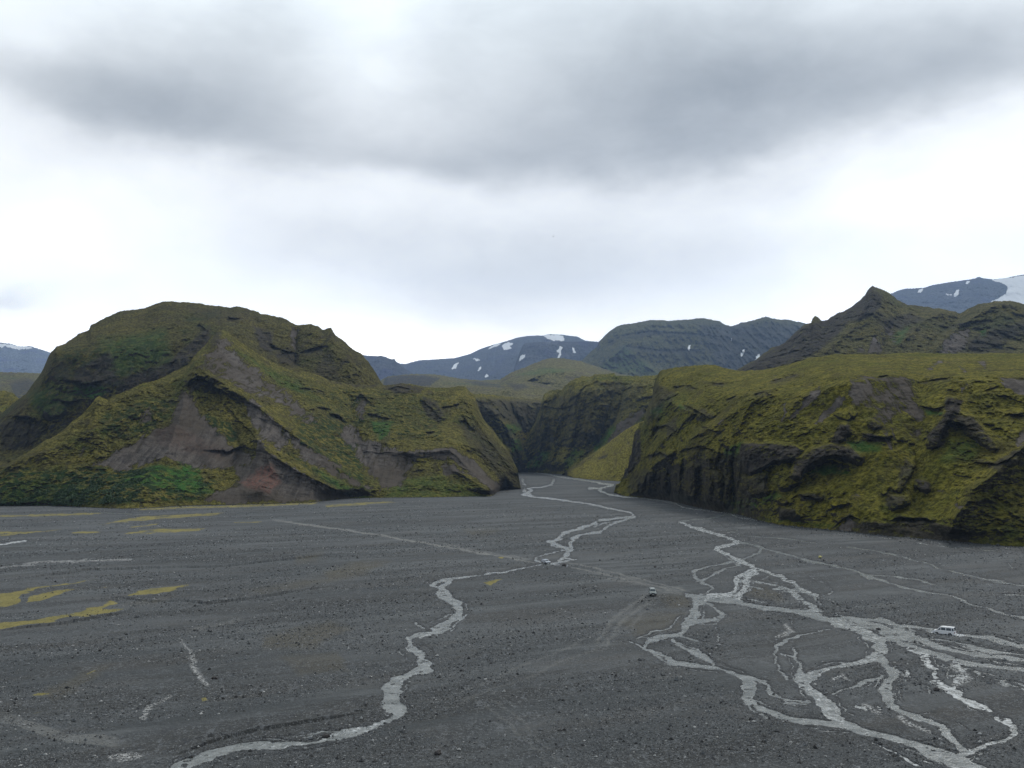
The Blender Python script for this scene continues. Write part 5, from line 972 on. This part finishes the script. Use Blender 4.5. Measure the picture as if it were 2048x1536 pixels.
ym, t, b = newmat('bright_moss'); t.put(b.inputs['Base Color'], t.mix(t.ss(0.35, 0.65, t.noise(t.node('ShaderNodeNewGeometry').outputs['Position'], 3, 4)), (0.42, 0.38, 0.12), (0.60, 0.56, 0.25))); b.inputs['Roughness'].default_value = 0.9
o = bm_obj('moss_mound', bm, ym, None); x, y = gpt(1640, 1114, 0.3); o.location = (x, y, 0.32); o.scale = (1.2, 1.5, 0.8)
tag(o, 'tiny pale yellow moss mound alone on dark gravel below the right cliffs', 'moss')

bm = bmesh.new()
M = __import__('mathutils').Matrix
bmesh.ops.create_uvsphere(bm, u_segments=10, v_segments=8, radius=1, matrix=M.Diagonal((0.20, 0.055, 0.055, 1)))
def quadv(*p):
    bm.faces.new([bm.verts.new(q) for q in p])
for s in (1, -1):
    a = [(0.07, s*0.03, 0.02), (-0.06, s*0.03, 0.02), (-0.07, s*0.26, 0.10), (0.05, s*0.28, 0.11)]
    c_ = [(0.05, s*0.28, 0.11), (-0.07, s*0.26, 0.10), (-0.10, s*0.52, 0.05), (-0.05, s*0.54, 0.05)]
    for q in (a, c_):
        quadv(*q); quadv(*[(x, y, z-0.012) for x, y, z in reversed(q)])
quadv((-0.17, 0.02, 0.01), (-0.17, -0.02, 0.01), (-0.30, -0.06, 0.01), (-0.30, 0.06, 0.01))
bird = bm_obj('bird', bm, plain('bird_feathers', (0.20, 0.21, 0.22), 0.8), None)
tx_, tz_ = rays(1106.5, 473); bird.location = (float(tx_)*330, 330, H+float(tz_)*330); bird.rotation_euler = (R(8), R(-6), R(200))
tag(bird, 'small dark bird flying in the pale sky under the clouds', 'bird')

# ------------------------------------------------------------------ haze
bm = bmesh.new(); box(bm, -14800, 14800, -14800, 14800, -7, 2600)
hm = bpy.data.materials.new('haze'); hm.use_nodes = True; nt = hm.node_tree; nt.nodes.clear()
out = nt.nodes.new('ShaderNodeOutputMaterial'); pv = nt.nodes.new('ShaderNodeVolumePrincipled')
pv.inputs['Color'].default_value = (0.46, 0.66, 1.0, 1); pv.inputs['Density'].default_value = 4.6e-5; pv.inputs['Anisotropy'].default_value = 0.3
nt.links.new(pv.outputs[0], out.inputs['Volume'])
hz = bm_obj('haze', bm, hm, None); tag(hz, kind='stuff', label='thin pale blue haze in the air', cat='haze')

# ------------------------------------------------------------------ sky
SUN_AZ, SUN_EL = R(38), R(44)
HB = 0.85
wld = bpy.data.worlds.new('World'); bpy.context.scene.world = wld; wld.use_nodes = True
t = NT(wld.node_tree); t.n.clear()
tc = t.node('ShaderNodeTexCoord').outputs['Generated']
nv_ = t.node('ShaderNodeVectorMath', operation='NORMALIZE'); t.put(nv_.inputs[0], tc); dirv = nv_.outputs[0]
xyz = t.node('ShaderNodeSeparateXYZ'); t.put(xyz.inputs[0], dirv)
az = t.math('ARCTAN2', xyz.outputs[0], xyz.outputs[1]); el = t.math('ARCSINE', xyz.outputs[2])
def cn(scale, detail, rough, off, dist=0.0):
    v = t.node('ShaderNodeVectorMath', operation='MULTIPLY_ADD'); t.put(v.inputs[0], dirv); v.inputs[1].default_value = (1, 1, 1.9); v.inputs[2].default_value = off
    return t.noise(v.outputs[0], scale, detail, rough, dist)
wa = t.math('MULTIPLY', t.math('SUBTRACT', cn(3.5, 5, 0.55, (0, 0, 0)), 0.5), 0.20)
we = t.math('MULTIPLY', t.math('SUBTRACT', cn(4.5, 5, 0.55, (5, 3, 1)), 0.5), 0.10)
azw = t.math('ADD', az, wa); elw = t.math('ADD', el, we)
G = [(1300, 230, 330, 130, -.46), (1080, 330, 300, 60, -.16), (950, 170, 200, 130, -.16), (580, 110, 240, 110, -.12), (1650, 150, 330, 130, -.34), (1350, 40, 380, 110, -.32), (2000, 110, 220, 140, -.28), (500, 255, 300, 90, -.30), (200, 220, 240, 100, -.28),
     (330, 110, 240, 90, -.20), (820, 330, 230, 55, -.14), (560, 60, 160, 90, -.18), (1050, 580, 400, 110, -.48), (1340, 480, 380, 80, -.20), (640, 490, 260, 70, -.20), (15, 600, 48, 22, -.42),
     (790, 90, 100, 110, .12), (1850, 400, 260, 70, .25), (100, 460, 200, 90, .15), (720, 690, 220, 40, .2), (90, 70, 110, 50, .16), (2048, 260, 120, 40, .1)]
acc = None
for (u, v, su_, sv2, a_) in G:
    tx_, tz_ = rays(u, v); a0 = math.atan(float(tx_)); e0 = math.atan(float(tz_)*math.cos(a0))
    qa = t.math('DIVIDE', t.math('SUBTRACT', azw, a0), su_/F); qe = t.math('DIVIDE', t.math('SUBTRACT', elw, e0), sv2/F)
    s_ = t.math('ADD', t.math('MULTIPLY', qa, qa), t.math('MULTIPLY', qe, qe))
    g_ = t.math('MULTIPLY', t.math('POWER', 2.718, t.math('MULTIPLY', s_, -1.0)), a_*1.2)
    acc = g_ if acc is None else t.math('ADD', acc, g_)
acc = t.math('ADD', acc, t.math('MULTIPLY', -0.26, t.math('MULTIPLY', t.ss(-0.010, 0.032, t.math('SUBTRACT', elw, t.math('MULTIPLY_ADD', t.math('ABSOLUTE', azw), 0.11, 0.252))), t.math('SUBTRACT', 1.0, t.math('MULTIPLY', t.ss(0.03, 0.16, t.math('SUBTRACT', elw, t.math('MULTIPLY_ADD', t.math('ABSOLUTE', azw), 0.11, 0.252))), 0.8)))))
front_ = t.ss(-0.4, 0.75, xyz.outputs[1])
basev = t.math('MULTIPLY_ADD', front_, 0.78, 0.62)
basev = t.math('ADD', basev, t.math('MULTIPLY', t.math('MULTIPLY', t.ss(0.26, 0.03, el), front_), HB))
det = t.math('MULTIPLY', t.math('SUBTRACT', cn(9, 6, 0.6, (2, 7, 4), 0.3), 0.5), 0.38)
bri = t.math('MAXIMUM', t.math('ADD', t.math('ADD', basev, acc), det), 0.30)
ccol = t.mix(t.ss(0.40, 0.95, bri), (0.975, 0.99, 0.975), (1.0, 1.0, 0.98))
ccol = t.mix(t.ss(0.25, 0.5, el), ccol, (0.92, 0.985, 1.0))
ccol = t.mix(t.math('MULTIPLY', t.ss(0.22, 0.04, el), front_), ccol, (1.0, 0.975, 0.93))
bg1 = t.node('ShaderNodeBackground'); t.put(bg1.inputs[0], ccol); t.put(bg1.inputs[1], bri)
sky = t.node('ShaderNodeTexSky'); sky.sky_type = 'NISHITA'; sky.sun_disc = False; sky.sun_elevation = SUN_EL; sky.sun_rotation = SUN_AZ
bg2 = t.node('ShaderNodeBackground'); t.put(bg2.inputs[0], sky.outputs[0]); bg2.inputs[1].default_value = 0.1
ms = t.node('ShaderNodeMixShader'); ms.inputs[0].default_value = 0.94
t.l.new(bg2.outputs[0], ms.inputs[1]); t.l.new(bg1.outputs[0], ms.inputs[2])
wo_ = t.node('ShaderNodeOutputWorld'); t.l.new(ms.outputs[0], wo_.inputs[0])

sl_ = bpy.data.lights.new('sun', 'SUN'); sl_.energy = 1.5; sl_.angle = R(10); sl_.color = (1.0, 0.96, 0.90)
so = bpy.data.objects.new('sun', sl_); C.objects.link(so)
from mathutils import Vector
dvec = Vector((math.sin(SUN_AZ)*math.cos(SUN_EL), math.cos(SUN_AZ)*math.cos(SUN_EL), math.sin(SUN_EL)))
so.rotation_euler = dvec.to_track_quat('Z', 'Y').to_euler()

# ------------------------------------------------------------------ camera and output
cd = bpy.data.cameras.new('camera'); cd.sensor_width = 36; cd.lens = 36*F/2048; cd.clip_end = 40000; cd.clip_start = 0.5
co_ = bpy.data.objects.new('camera', cd); C.objects.link(co_)
co_.location = (0, 0, H); co_.rotation_euler = (math.pi/2+P, 0, 0)
sc = bpy.context.scene; sc.camera = co_
sc.render.resolution_x = 1024; sc.render.resolution_y = 768
sc.view_settings.view_transform = 'Standard'; sc.view_settings.look = 'None'; sc.view_settings.exposure = 0; sc.view_settings.gamma = 1
sc.cycles.volume_bounces = 0; sc.cycles.max_bounces = 6; sc.cycles.volume_max_steps = 64
